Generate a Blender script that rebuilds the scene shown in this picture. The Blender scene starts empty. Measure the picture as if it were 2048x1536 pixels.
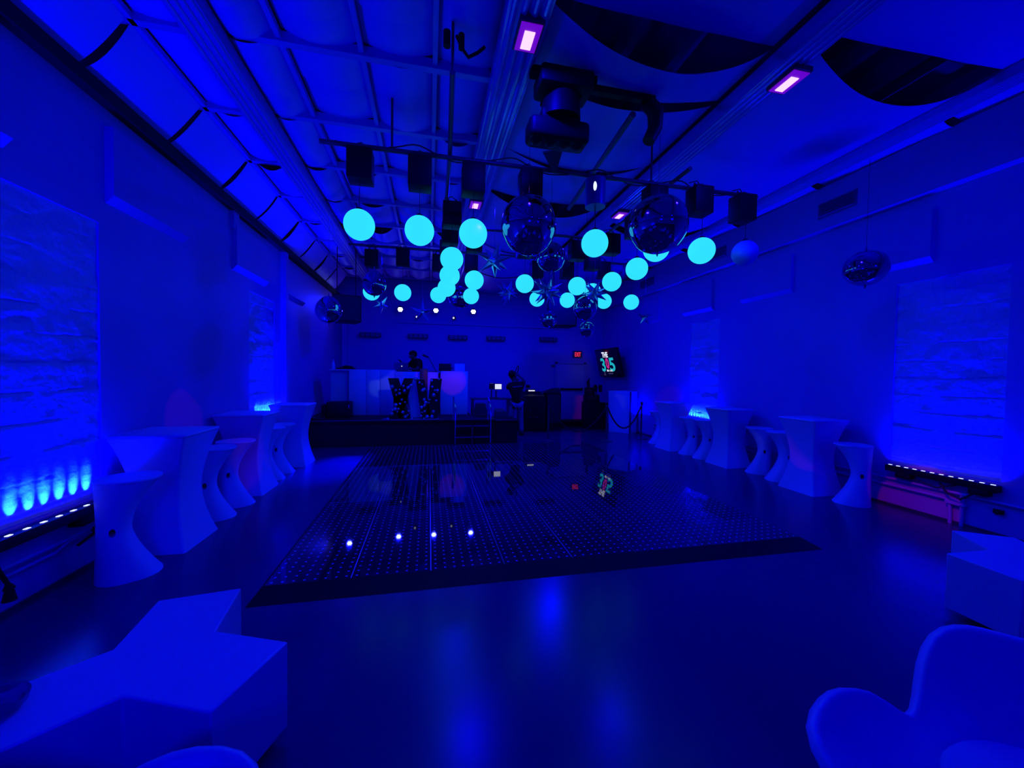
import bpy, bmesh, math, random
from mathutils import Vector, Matrix, noise
PI = math.pi
C = bpy.context.scene.collection
random.seed(7)

# ------------------------------------------------------------------ materials
def mat(name, col, rough=0.5, metal=0.0, emit=None, strength=0.0, spec=0.5, coat=0.0, bump=0.0, bscale=20.0, rvar=0.0):
    m = bpy.data.materials.new(name); m.use_nodes = True
    nt = m.node_tree; p = nt.nodes['Principled BSDF']
    p.inputs['Base Color'].default_value = (*col, 1)
    p.inputs['Roughness'].default_value = rough
    p.inputs['Metallic'].default_value = metal
    p.inputs['Specular IOR Level'].default_value = spec
    if coat:
        p.inputs['Coat Weight'].default_value = coat; p.inputs['Coat Roughness'].default_value = 0.03
    if emit:
        p.inputs['Emission Color'].default_value = (*emit, 1); p.inputs['Emission Strength'].default_value = strength
    if bump or rvar:
        tc = nt.nodes.new('ShaderNodeTexCoord'); n = nt.nodes.new('ShaderNodeTexNoise')
        n.inputs['Scale'].default_value = bscale; n.inputs['Detail'].default_value = 6
        nt.links.new(tc.outputs['Object'], n.inputs['Vector'])
        if bump:
            b = nt.nodes.new('ShaderNodeBump'); b.inputs['Strength'].default_value = bump; b.inputs['Distance'].default_value = 0.02
            nt.links.new(n.outputs['Fac'], b.inputs['Height']); nt.links.new(b.outputs['Normal'], p.inputs['Normal'])
        if rvar:
            r = nt.nodes.new('ShaderNodeMapRange')
            r.inputs['To Min'].default_value = rough - rvar; r.inputs['To Max'].default_value = rough + rvar
            nt.links.new(n.outputs['Fac'], r.inputs['Value']); nt.links.new(r.outputs['Result'], p.inputs['Roughness'])
    return m

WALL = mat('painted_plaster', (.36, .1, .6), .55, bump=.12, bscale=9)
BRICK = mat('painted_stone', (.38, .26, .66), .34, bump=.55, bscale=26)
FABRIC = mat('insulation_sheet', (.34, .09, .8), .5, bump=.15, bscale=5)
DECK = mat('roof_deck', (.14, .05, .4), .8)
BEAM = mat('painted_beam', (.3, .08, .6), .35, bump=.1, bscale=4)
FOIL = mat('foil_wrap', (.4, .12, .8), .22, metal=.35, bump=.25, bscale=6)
FLOOR = mat('sealed_concrete', (.03, .012, .1), .23, bump=.02, bscale=3, rvar=.05)
FLOOR.node_tree.nodes['Principled BSDF'].inputs['Specular Tint'].default_value = (.5, .3, 1, 1)
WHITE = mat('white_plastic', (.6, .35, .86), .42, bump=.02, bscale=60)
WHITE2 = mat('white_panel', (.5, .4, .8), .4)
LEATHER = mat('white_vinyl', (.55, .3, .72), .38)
BLACK = mat('black_metal', (.006, .005, .014), .5, spec=.15)
CLOTH = mat('black_cloth', (.006, .005, .014), .9)
DARK = mat('dark_metal', (.03, .02, .07), .4)
RUBBER = mat('black_rubber', (.012, .01, .025), .6)
CHROME = mat('chrome', (.6, .55, .7), .12, metal=1)
DIM = mat('brushed_steel', (.25, .2, .35), .3, metal=1)
ORB = mat('mirror_foil', (.34, .3, .5), .05, metal=1, bump=.05, bscale=7)
STAR = mat('star_foil', (.5, .45, .75), .2, metal=.9)
BALLOON = mat('chrome_balloon', (.4, .36, .62), .2, metal=.8)
GLOBE = mat('cyan_glow', (.05, .3, .35), .4, emit=(.03, .76, .86), strength=1.0)
GLOBE_OFF = mat('unlit_globe', (.3, .3, .75), .4)
LEDW = mat('white_led', (.2, .2, .2), .4, emit=(.55, .62, 1), strength=1.6)
PAR = mat('bright_lamp', (.2, .2, .2), .4, emit=(.17, .2, 1), strength=40)
UV = mat('blacklight_glow', (.2, .2, .2), .4, emit=(1.4, .62, 1.5), strength=1.2)
UV2 = mat('blacklight_rim', (.2, .1, .3), .4, emit=(.25, .0, .9), strength=.5)
REDSIGN = mat('exit_letters', (.2, .02, .02), .4, emit=(1, .03, .06), strength=1.0)
SCREEN = mat('black_screen', (.004, .003, .012), .15)
TEAL = mat('teal_pixels', (0, .05, .05), .4, emit=(.012, .42, .5), strength=1)
PINK = mat('pink_pixels', (.05, 0, .03), .4, emit=(.5, .02, .22), strength=1)
WHITEPX = mat('white_pixels', (.05, .05, .05), .4, emit=(.72, .75, .9), strength=1)
GREYPX = mat('grey_pixels', (.05, .05, .05), .4, emit=(.035, .03, .08), strength=1)
SKIN = mat('skin', (.03, .018, .045), .6)
HAIR = mat('dark_hair', (.004, .003, .008), .8, spec=.1)
JEANS = mat('light_jeans', (.1, .08, .26), .8, bump=.2, bscale=70)
TSHIRT = mat('dark_tshirt', (.005, .004, .012), .9, spec=.1)
PRINT = mat('shirt_print', (.12, .1, .3), .7)
CANBLUE = mat('blue_shade', (.05, .04, .3), .35)
GLASS = mat('frosted_glass', (.3, .2, .5), .15)
GLASS.node_tree.nodes['Principled BSDF'].inputs['Transmission Weight'].default_value = .85
GRILLE = mat('speaker_grille', (.01, .008, .03), .7, bump=.4, bscale=160)
DOORM = mat('painted_door', (.36, .14, .62), .5)
VENT = mat('vent_metal', (.07, .04, .22), .5)

def dance_panel_mat():
    m = bpy.data.materials.new('dotted_glass'); m.use_nodes = True
    nt = m.node_tree; p = nt.nodes['Principled BSDF']; L = nt.links.new
    tc = nt.nodes.new('ShaderNodeTexCoord'); sp = nt.nodes.new('ShaderNodeSeparateXYZ'); L(tc.outputs['Object'], sp.inputs[0])
    def mth(op, a, b=None):
        n = nt.nodes.new('ShaderNodeMath'); n.operation = op
        for k, v in ((0, a), (1, b)):
            if v is None: continue
            if isinstance(v, (int, float)): n.inputs[k].default_value = v
            else: L(v, n.inputs[k])
        return n.outputs[0]
    def cell(o):
        return mth('POWER', mth('SUBTRACT', mth('FRACT', mth('MULTIPLY', o, 1 / .0775)), .5), 2)
    d = mth('SQRT', mth('ADD', cell(sp.outputs[0]), cell(sp.outputs[1])))
    dot = mth('LESS_THAN', d, .13)
    mx = nt.nodes.new('ShaderNodeMix'); mx.data_type = 'RGBA'; L(dot, mx.inputs['Factor'])
    mx.inputs['A'].default_value = (.012, .008, .035, 1); mx.inputs['B'].default_value = (.32, .28, .75, 1)
    L(mx.outputs['Result'], p.inputs['Base Color'])
    p.inputs['Roughness'].default_value = .025; p.inputs['IOR'].default_value = 1.5
    return m
PANEL = dance_panel_mat()

# ------------------------------------------------------------------ geometry
class B:
    def __init__(s): s.bm = bmesh.new()
    def _x(s, vs, rot, c):
        M = Matrix.Translation(Vector(c)) @ (rot.to_4x4() if rot is not None else Matrix())
        bmesh.ops.transform(s.bm, matrix=M, verts=vs)
    def box(s, c, size, rot=None, bevel=0.0, seg=2):
        r = bmesh.ops.create_cube(s.bm, size=1); vs = r['verts']
        bmesh.ops.scale(s.bm, vec=Vector(size), verts=vs)
        if bevel:
            es = list({e for v in vs for e in v.link_edges})
            q = bmesh.ops.bevel(s.bm, geom=es, offset=bevel, segments=seg, affect='EDGES', profile=.5)
            vs = list({v for f in q['faces'] for v in f.verts} | {v for v in vs if v.is_valid})
            seen = set(vs); st = list(vs)
            while st:
                v = st.pop()
                for e in v.link_edges:
                    o = e.other_vert(v)
                    if o not in seen: seen.add(o); st.append(o)
            vs = list(seen)
        s._x(vs, rot, c); return s
    def cyl(s, p0, p1, r0, r1=None, n=16, cap=True):
        p0 = Vector(p0); p1 = Vector(p1); d = p1 - p0
        r = bmesh.ops.create_cone(s.bm, cap_ends=cap, segments=n, radius1=r0, radius2=r0 if r1 is None else r1, depth=d.length)
        q = Vector((0, 0, 1)).rotation_difference(d.normalized()).to_matrix()
        s._x(r['verts'], q, (p0 + p1) / 2); return s
    def sph(s, c, r, n=24, scale=(1, 1, 1), rot=None):
        q = bmesh.ops.create_uvsphere(s.bm, u_segments=n, v_segments=max(6, n // 2), radius=r)
        bmesh.ops.scale(s.bm, vec=Vector(scale), verts=q['verts']); s._x(q['verts'], rot, c); return s
    def loft(s, rings, cap=True, closed=True):
        R = [[s.bm.verts.new(p) for p in r] for r in rings]
        n = len(R[0])
        for a, b in zip(R, R[1:]):
            for i in range(n if closed else n - 1):
                j = (i + 1) % n
                s.bm.faces.new((a[i], a[j], b[j], b[i]))
        if cap:
            s.bm.faces.new(list(reversed(R[0]))); s.bm.faces.new(R[-1])
        return s
    def lathe(s, prof, n=32, c=(0, 0, 0)):
        rings = [[(c[0] + r * math.cos(2 * PI * i / n), c[1] + r * math.sin(2 * PI * i / n), c[2] + z) for i in range(n)] for r, z in prof]
        return s.loft(rings)
    def prism(s, pts, y0, y1, axis='y'):
        def P(a, b, t): return (a, t, b) if axis == 'y' else ((a, b, t) if axis == 'z' else (t, a, b))
        return s.loft([[P(a, b, y0) for a, b in pts], [P(a, b, y1) for a, b in pts]])
    def tube(s, pts, r, n=8):
        pts = [Vector(p) for p in pts]; rings = []; up = None
        for i, p in enumerate(pts):
            t = (pts[min(i + 1, len(pts) - 1)] - pts[max(i - 1, 0)]).normalized()
            if up is None:
                up = Vector((0, 0, 1)) if abs(t.z) < .9 else Vector((1, 0, 0))
            a = t.cross(up).normalized(); up = a.cross(t).normalized()
            rr = r[i] if isinstance(r, (list, tuple)) else r
            rings.append([p + a * rr * math.cos(2 * PI * k / n) + up * rr * math.sin(2 * PI * k / n) for k in range(n)])
        return s.loft(rings)
    def obj(s, name, m, parent=None, local=False, smooth=35, bevel=0.0):
        bmesh.ops.recalc_face_normals(s.bm, faces=s.bm.faces)
        me = bpy.data.meshes.new(name); s.bm.to_mesh(me); s.bm.free()
        o = bpy.data.objects.new(name, me); C.objects.link(o); me.materials.append(m)
        if parent is not None:
            if not local:
                w = Vector((0, 0, 0)); q = parent
                while q: w += q.location; q = q.parent
                me.transform(Matrix.Translation(-w))
            o.parent = parent
        if smooth:
            for f in me.polygons: f.use_smooth = True
            me.set_sharp_from_angle(angle=math.radians(smooth))
        if bevel:
            md = o.modifiers.new('bevel', 'BEVEL'); md.width = bevel; md.segments = 2; md.limit_method = 'ANGLE'
        return o

def tag(o, label, cat, group=None, kind=None):
    if label: o['label'] = label
    if cat: o['category'] = cat
    if group: o['group'] = group
    if kind: o['kind'] = kind
    return o
def thing(name, label, cat, loc=(0, 0, 0), rz=0, group=None):
    o = bpy.data.objects.new(name, None); C.objects.link(o); o.empty_display_size = .1
    o.location = loc; o.rotation_euler = (0, 0, rz)
    return tag(o, label, cat, group)
def struct(o): o['kind'] = 'structure'; return o
def dup(root, loc, rz=0, label=None, group=None):
    r = root.copy(); C.objects.link(r); r.location = loc; r.rotation_euler = (0, 0, rz)
    if label: r['label'] = label
    if group: r['group'] = group
    for ch in list(root.children):
        c = ch.copy(); C.objects.link(c); c.parent = r
        for g in list(ch.children):
            d = g.copy(); C.objects.link(d); d.parent = c
    return r
def carve(o, cutter):
    md = o.modifiers.new('b', 'BOOLEAN'); md.object = cutter; md.operation = 'DIFFERENCE'; md.solver = 'EXACT'
    dg = bpy.context.evaluated_depsgraph_get(); dg.update()
    me = bpy.data.meshes.new_from_object(o.evaluated_get(dg)); old = o.data
    o.modifiers.clear(); o.data = me
    bpy.data.objects.remove(cutter, do_unlink=True)
    for f in me.polygons: f.use_smooth = True
    me.set_sharp_from_angle(angle=math.radians(35))
def text_mesh(name, body, m, parent, M, size=1.0, ext=.004, sx=1.0, bold=0.0):
    cu = bpy.data.curves.new(name, 'FONT'); cu.body = body; cu.size = size; cu.extrude = ext; cu.offset = bold
    cu.align_x = 'CENTER'; cu.align_y = 'BOTTOM_BASELINE'
    t = bpy.data.objects.new(name, cu); C.objects.link(t)
    dg = bpy.context.evaluated_depsgraph_get(); me = bpy.data.meshes.new_from_object(t.evaluated_get(dg))
    bpy.data.objects.remove(t, do_unlink=True)
    me.transform(M @ Matrix.Diagonal((sx, 1, 1, 1))); me.materials.clear(); me.materials.append(m); me.name = name
    o = bpy.data.objects.new(name, me); C.objects.link(o)
    if parent is not None: o.parent = parent
    return o
def frame_matrix(o, x, y):   # plane axes -> 4x4
    x = Vector(x).normalized(); y = Vector(y).normalized(); z = x.cross(y)
    return Matrix(((x.x, y.x, z.x, o[0]), (x.y, y.y, z.y, o[1]), (x.z, y.z, z.z, o[2]), (0, 0, 0, 1)))

# ------------------------------------------------------------------ room (x across, y along the hall, z up)
XL, XR, YB, YF = -2.83, 6.13, 12.9, -3.2
struct(B().box(((XL + XR) / 2, (YB + YF) / 2, -.05), (XR - XL + .6, YB - YF + .6, .1)).obj('floor', FLOOR))
struct(B().box(((XL + XR) / 2, (YB + YF) / 2, 5.35), (XR - XL + .6, YB - YF + .6, .1)).obj('ceiling', DECK))
struct(B().box(((XL + XR) / 2, YB + .1, 2.65), (XR - XL + .6, .2, 5.3)).obj('wall_back', WALL))
struct(B().box(((XL + XR) / 2, YF - .1, 2.65), (XR - XL + .6, .2, 5.3)).obj('wall_front', WALL))

WIN_L = [(-.9, .25), (2.85, 4.08), (6.95, 8.0)]
WIN_R = [(-.9, .25), (2.95, 3.99), (7.2, 8.15)]
def side_wall(name, x, sgn, wins, top):
    b = B(); th = .3; xc = x + sgn * th / 2; ys = [YF] + [v for w in wins for v in w] + [YB]
    for i in range(0, len(ys), 2):
        b.box((xc, (ys[i] + ys[i + 1]) / 2, top / 2), (th, ys[i + 1] - ys[i], top))
    for y0, y1 in wins:
        b.box((xc, (y0 + y1) / 2, .29), (th, y1 - y0, .58)); b.box((xc, (y0 + y1) / 2, (2.97 + top) / 2), (th, y1 - y0, top - 2.97))
    struct(b.obj(name, WALL, smooth=0))
    for k, (y0, y1) in enumerate(wins):     # bricked-up window, rough courses
        nx, nz = 64, 210; vs = []; fs = []
        for j in range(nz + 1):
            for i in range(nx + 1):
                y = y0 + (y1 - y0) * i / nx; z = .58 + 2.39 * j / nz
                zz = z + .02 * noise.noise(Vector((y * 1.3, z * .8, 3 * k + sgn)))
                row = int(zz / .215); fz = (zz / .215) % 1
                h = .003 * noise.noise(Vector((y * 9, z * 11, 4 + sgn))) + .0025 * noise.noise(Vector((y * 30, z * 34, 1)))
                h += .011 * noise.noise(Vector((row * 7.3, (y + (row % 2) * .4) * 1.1, 2 + k)))
                h -= .05 * max(0, noise.noise(Vector((y * 2.6 + 5 * k, z * 4.2, sgn * 2))) - .24)
                h += .012 * max(0, noise.noise(Vector((y * 6, z * 8, 9 + k))) - .1)
                if fz < .07 and noise.noise(Vector((y * 2.3, row * 2.3, 7 + k))) > -.15: h -= .008
                vs.append((x + sgn * (.018 - h), y, z))
        for j in range(nz):
            for i in range(nx):
                a = j * (nx + 1) + i; fs.append((a, a + 1, a + nx + 2, a + nx + 1))
        me = bpy.data.meshes.new('bricks'); me.from_pydata(vs, [], fs); me.materials.append(BRICK)
        for f in me.polygons: f.use_smooth = True
        struct_o = bpy.data.objects.new('window_%d' % (k + (1 if sgn < 0 else 4)), me); C.objects.link(struct_o); struct(struct_o)
        struct_o['label'] = 'bricked-up window of rough painted stone'
side_wall('wall_left', XL, -1, WIN_L, 5.3)
side_wall('wall_right', XR, 1, WIN_R, 5.3)
n = 0
for x, sg, spans in ((XL, 1, [(-.5, .5), (2.2, 3.3), (4.15, 5.25), (6.4, 7.55), (8.5, 9.6)]), (XR, -1, [(1.7, 2.72), (3.61, 4.6), (5.5, 6.6), (7.4, 8.4), (9.4, 10.3)])):
    for y0, y1 in spans:
        n += 1
        struct(B().prism([(x - .01 * sg, 3.17), (x + .01 * sg, 3.17), (x + .07 * sg, 3.24), (x + .07 * sg, 3.84), (x - .01 * sg, 3.84)], y0, y1).obj('trim_%d' % n, WALL, smooth=0))
for name, bx in (('trim_20', ((5.98 + XR) / 2, 4.85, 4.35, XR - 5.98, .66)), ('trim_21', (XL + .05, 4.85, 4.06, .1, .12))):
    struct(B().box(bx[:3], (bx[3], YB - YF, bx[4])).obj(name, WALL if name == 'trim_20' else CLOTH, smooth=0))
struct(B().box((XL + .03, 6.42, 3.88), (.06, .16, .26)).box((XL + .02, 6.42, 3.5), (.04, .05, .6)).obj('trim_22', WALL, smooth=0))
struct(B().box((XL + .05, 8.35, 2.0), (.1, .14, 4.0)).obj('trim_23', WALL, smooth=0))
struct(B().box((XL + .25, YB - .08, 1.9), (.12, .14, 3.8)).box((2.0, YB - .03, 3.32), (6, .05, .06)).obj('trim_24', DOORM, smooth=0))
struct(B().box(((XL + XR) / 2, YB - .02, .06), (XR - XL, .03, .12)).obj('baseboard_back', DARK, smooth=0))
struct(B().box((XR - .012, (YB + YF) / 2, .015), (.02, YB - YF, .03)).obj('baseboard_right', DARK, smooth=0))
struct(B().box((XL + .012, (YB + YF) / 2, .015), (.02, YB - YF, .03)).obj('baseboard_left', DARK, smooth=0))

# beams running the length of the hall
def beam(n, x, w, z0, h, m):
    b = B(); b.box((x, 4.85, z0 + h / 2), (w, YB - YF, h), bevel=.012)
    for dx in (-.36, -.12, .12, .36): b.cyl((x + dx * w, YF, z0), (x + dx * w, YB, z0), w * .085, n=10)
    return struct(b.obj('trim_%d' % n, m))
beam(30, -1.85, .26, 4.44, .14, BEAM); beam(31, .72, .34, 4.44, .16, FOIL); beam(32, 3.12, .24, 4.46, .16, FOIL); beam(33, 5.62, .2, 4.66, .14, BEAM)
n = 40
YC = [-1.5, -.43, .64, 1.71, 2.78, 3.85, 4.92, 5.99, 7.06, 8.13, 9.2, 10.27, 11.34, 12.41]
for y in YC:                                   # cross battens of the left bays
    n += 1
    struct(B().box((-.57, y, 4.64), (2.25, .07, .09)).box((-2.38, y, 4.6), (.8, .07, .09)).obj('trim_%d' % n, BEAM, smooth=0))
for x in (-1.32, -.63, .03):
    n += 1; struct(B().box((x, 4.85, 4.65), (.045, YB - YF, .06)).obj('trim_%d' % n, BEAM, smooth=0))
n += 1; struct(B().box((-2.42, 4.85, 4.58), (.045, YB - YF, .05)).obj('trim_%d' % n, BEAM, smooth=0))
for x in (1.35, 1.95, 2.5, 3.75, 4.35, 4.95):
    n += 1; struct(B().box((x, 4.85, 5.12), (.09, YB - YF, .22)).obj('trim_%d' % n, DECK, smooth=0))

def sheet(x0, x1, y0, y1, z0, z1, sag, e0=.6, e1=.6, mid=1.0, nu=16, nv=16, wr=.015, bow0=0, bow1=0):
    # draped sheet: z0..z1 across x, sag in the middle, edges e0/e1 (share of sag at the y ends), bow pulls the ends in
    vs = []; fs = []
    for j in range(nv + 1):
        v = j / nv
        for i in range(nu + 1):
            u = i / nu; q = 1 - (2 * u - 1) ** 2
            s = (e0 * (1 - v) + e1 * v) * (1 - 4 * v * (1 - v)) + mid * 4 * v * (1 - v)
            y = y0 + (y1 - y0) * v + bow0 * q * (1 - v) ** 2 - bow1 * q * v ** 2
            x = x0 + (x1 - x0) * u
            z = z0 + (z1 - z0) * u - sag * q * s + wr * noise.noise(Vector((x * 1.9, y * 1.9, 3))) * q
            vs.append((x, y, z))
    for j in range(nv):
        for i in range(nu):
            a = j * (nu + 1) + i; fs.append((a, a + 1, a + nu + 2, a + nu + 1))
    return vs, fs
def sheets(n, lst):
    for a in lst:
        vs, fs = sheet(*a[0], **a[1]); me = bpy.data.meshes.new('ceiling_sheet'); me.from_pydata(vs, [], fs); me.materials.append(FABRIC)
        for f in me.polygons: f.use_smooth = True
        o = bpy.data.objects.new('ceiling_sheet', me); C.objects.link(o); struct(o)
lst = []
for k, (ya, yb) in enumerate(zip(YC, YC[1:])):
    for x0, x1 in ((-1.73, -1.34), (-1.3, -.65), (-.61, .01), (.05, .58)):
        rr = random.Random(k * 17 + int(x0 * 100)); sg = rr.uniform(.09, .2)
        half = rr.random() < .5
        if half:
            ym = ya + (yb - ya) * rr.uniform(.4, .6)
            lst.append(((x0, x1, ya + .03, ym + .04, 4.6 if x0 < -1.5 else 4.7, 4.7, sg), dict(e0=.5, e1=.95, mid=1, nv=8, nu=12)))
            lst.append(((x0, x1, ym, yb - .03, 4.6 if x0 < -1.5 else 4.72, 4.72, sg), dict(e0=.4, e1=.5, mid=.8, nv=8, nu=12)))
        else:
            lst.append(((x0, x1, ya + .03, yb - .03, 4.6 if x0 < -1.5 else 4.7, 4.7, sg), dict(e0=rr.uniform(.5, 1.35), e1=rr.uniform(.05, .6), mid=1, nv=10, nu=12)))
    rr = random.Random(k * 5 + 1)
    lst.append(((XL + .05, -2.44, ya + .02, yb - .03, 4.14, 4.58, .05), dict(e0=rr.uniform(.6, 1.6), e1=rr.uniform(.2, .9), mid=1, nv=8, nu=10)))
    lst.append(((-2.4, -1.96, ya + .03, yb - .03, 4.63, 4.62, .1), dict(e0=rr.uniform(.5, 1.5), e1=rr.uniform(.1, .6), mid=1, nv=8, nu=10)))
sheets(0, lst)
lst = []
for x0, x1, cuts, s in ((.9, 3.0, [-3.1, -.9, 1.15, 3.03, 3.52, 4.35, 6.1, 6.75, 8.6, 10.5, 12.8], 0), (3.25, 5.52, [-3.1, -1.0, 1.0, 2.72, 3.34, 5.4, 7.2, 9.2, 11.0, 12.8], 1)):
    pass
A = dict(mid=.75, nu=22, nv=16)
lst += [((.9, 3.0, -3.1, -.5, 4.68, 4.68, .22), dict(e0=.8, e1=1, **A)), ((.9, 3.0, -.55, 2.97, 4.68, 4.68, .2), dict(e0=.9, e1=.08, **A)),
        ((.9, 3.0, 2.99, 3.66, 4.67, 4.67, .35), dict(e0=1.1, e1=.4, **A)), ((.9, 3.0, 3.74, 5.0, 4.67, 4.67, .26), dict(e0=.8, e1=.75, **A)),
        ((.9, 3.0, 5.0, 6.2, 4.68, 4.68, .26), dict(e0=1, e1=.5, **A)), ((.9, 3.0, 6.25, 8.6, 4.68, 4.68, .3), dict(e0=1.15, e1=.9, **A)),
        ((.9, 3.0, 8.5, 10.6, 4.68, 4.68, .3), dict(e0=1, e1=1, **A)), ((.9, 3.0, 10.7, 12.8, 4.68, 4.68, .3), dict(e0=1, e1=1, **A))]
lst += [((3.25, 5.52, -3.1, -.3, 4.68, 4.76, .22), dict(e0=.8, e1=1, **A)), ((3.25, 5.52, -.35, 2.78, 4.7, 4.78, .18), dict(e0=.9, e1=.05, **A)),
        ((3.25, 5.52, 2.84, 6.0, 4.68, 4.76, .31), dict(e0=1.1, e1=1, bow0=.12, **A)), ((3.25, 5.52, 5.95, 6.9, 4.7, 4.76, .24), dict(e0=.6, e1=1, **A)),
        ((3.25, 5.52, 7.0, 9.6, 4.68, 4.76, .3), dict(e0=1.1, e1=1, **A)), ((3.25, 5.52, 9.6, 12.8, 4.68, 4.76, .3), dict(e0=1, e1=1, **A))]
for k in range(10):
    y = -3 + k * 1.6
    lst.append(((5.73, 6.12, y, y + 1.55, 4.8, 4.72, .06), dict(e0=1.4, e1=.3, mid=1, nu=8, nv=10)))
sheets(1, lst)

# vents on the right bulkhead
for lab, y0, y1, z0, z1 in (('louvred air vent high on the right bulkhead, nearest to the camera', 4.42, 4.98, 4.2, 4.43), ('louvred air vent on the right bulkhead behind the rightmost lit cyan globe', 6.9, 7.42, 4.2, 4.43), ('louvred air vent on the right bulkhead farthest down the hall', 9.5, 10.2, 4.2, 4.43)):
    t = thing('air_vent', lab, 'vent', (5.98, (y0 + y1) / 2, z0), group='vents along the right bulkhead')
    B().box((5.975, (y0 + y1) / 2, (z0 + z1) / 2), (.012, y1 - y0, z1 - z0)).obj('frame', VENT, t)
    b = B()
    for k in range(6): b.box((5.962, (y0 + y1) / 2, z0 + .03 + k * .034), (.02, y1 - y0 - .04, .012), Matrix.Rotation(.5, 3, 'Y'))
    b.obj('louvre', VENT, t, smooth=0)

# door, exit sign
t = thing('door_1', 'painted fire door in the back wall with a dark push bar under the exit sign', 'door', (4.9, YB, 0)); t['kind'] = 'structure'
B().box((4.9, YB - .025, 1.03), (1.0, .05, 2.06), bevel=.005).obj('leaf', DOORM, t)
B().box((4.37, YB - .03, 1.07), (.07, .06, 2.14)).box((5.43, YB - .03, 1.07), (.07, .06, 2.14)).box((4.9, YB - .03, 2.12), (1.13, .06, .07)).obj('door_frame', WALL, t)
B().box((4.93, YB - .09, 1.19), (.82, .05, .07), bevel=.01).box((4.55, YB - .06, 1.19), (.04, .06, .09)).box((5.3, YB - .06, 1.19), (.04, .06, .09)).obj('push_bar', BLACK, t)
t = thing('exit_sign', 'small glowing red exit sign high on the back wall above the door', 'sign', (5.14, YB, 2.3))
B().box((5.14, YB - .03, 2.43), (.34, .06, .24), bevel=.008).obj('housing', DARK, t)
text_mesh('lettering', 'EXIT', REDSIGN, t, frame_matrix((0, -.065, .05), (1, 0, 0), (0, 0, 1)), size=.215, sx=.52, bold=.003)
tag(B().box((4.25, YB - .02, 2.0), (.12, .03, .07), bevel=.006).obj('alarm_box', DARK), 'small dark box on the back wall left of the fire door', 'box')
tag(B().box((3.35, YB - .02, 1.28), (.14, .04, .1), bevel=.01).obj('outlet_box', BLACK), 'small black outlet box on the back wall above the mixing desk', 'box')

# ------------------------------------------------------------------ dance floor
DX, DY, PW = -1.21, 3.2, .62
t = thing('dance_floor', 'raised glossy black dance floor with a grid of tiny dots in the middle of the hall', 'dance floor', (DX, DY, 0))
NX, NY = 8, 9
pm = B().box((PW / 2, PW / 2, .05), (PW - .004, PW - .004, .03)).obj('floor_panel', PANEL, t, local=True, smooth=0)
for i in range(NX):
    for j in range(NY):
        if i or j:
            c = pm.copy(); C.objects.link(c); c.parent = t
            c.location = (i * PW, j * PW, 0)
W, Ln = NX * PW, NY * PW
B().box((DX + W / 2, DY + Ln / 2, .0165), (W, Ln, .033)).obj('base_frame', BLACK, t, smooth=0)
sx = []
b = B()
for i in range(1, NX): b.box((DX + i * PW, DY + Ln / 2, .0655), (.008, Ln, .002))
b.obj('edge_strip', DIM, t, smooth=0)
r = .16
def ramp(p):   # p: four outer/inner corner pairs
    return B().loft([[(p[0][0], p[0][1], .001), (p[1][0], p[1][1], .065), (p[1][0], p[1][1], .001)], [(p[2][0], p[2][1], .001), (p[3][0], p[3][1], .065), (p[3][0], p[3][1], .001)]]).obj('ramp_edge', BLACK, t, smooth=0)
x0, x1, y0, y1 = DX, DX + W, DY, DY + Ln
ramp([(x0 - .06, y0 - r), (x0, y0), (x1 + .1, y0 - r), (x1, y0)]); ramp([(x0 - .06, y1), (x0, y1), (x0 - .06, y0 - r), (x0, y0)]); ramp([(x1 + .1, y0 - r), (x1, y0), (x1 + .1, y1), (x1, y1)])

# ------------------------------------------------------------------ cocktail tables and stools
def sq_ring(h, z, n=6, rc=.04, tw=0):
    pts = []
    for q in range(4):
        cx, cy = [(1, 1), (-1, 1), (-1, -1), (1, -1)][q]
        for k in range(n + 1):
            a = q * PI / 2 + k / n * PI / 2
            pts.append((cx * (h - rc) + rc * math.cos(a), cy * (h - rc) + rc * math.sin(a), z))
    return pts
def spline(t, ks):
    for (a, va), (b, vb) in zip(ks, ks[1:]):
        if a <= t <= b:
            u = (t - a) / (b - a); u = u * u * (3 - 2 * u); return va + (vb - va) * u
    return ks[-1][1]
def make_table():
    t = thing('cocktail_table', '', 'table')
    b = B(); rings = []
    for k in range(29):
        z = 1.07 * k / 28; u = (z - .52) / .55
        h = .195 + .11 * abs(u) ** 1.7
        rings.append(sq_ring(h, z, rc=.025))
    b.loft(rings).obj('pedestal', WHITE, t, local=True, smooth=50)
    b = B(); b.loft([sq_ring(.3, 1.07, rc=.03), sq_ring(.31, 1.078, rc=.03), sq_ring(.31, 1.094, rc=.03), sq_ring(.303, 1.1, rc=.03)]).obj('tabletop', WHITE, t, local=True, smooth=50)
    return t
tabs = [((-2.48, 4.35), 'white hourglass cocktail table nearest the camera on the left side'), ((-2.48, 6.05), 'white hourglass cocktail table in the middle of the left row'),
        ((-2.4, 7.66), 'white hourglass cocktail table at the far end of the left row beside the stage'),
        ((5.69, 4.72), 'white hourglass cocktail table nearest the camera on the right side'), ((5.7, 6.38), 'white hourglass cocktail table in the middle of the right row'),
        ((5.6, 7.98), 'white hourglass cocktail table at the far end of the right row')]
tb = None
for (x, y), lab in tabs:
    if tb is None: tb = make_table(); tb.location = (x, y, 0); tb['label'] = lab; tb['group'] = 'white cocktail tables along the walls'
    else: dup(tb, (x, y, 0), 0, lab)
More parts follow.
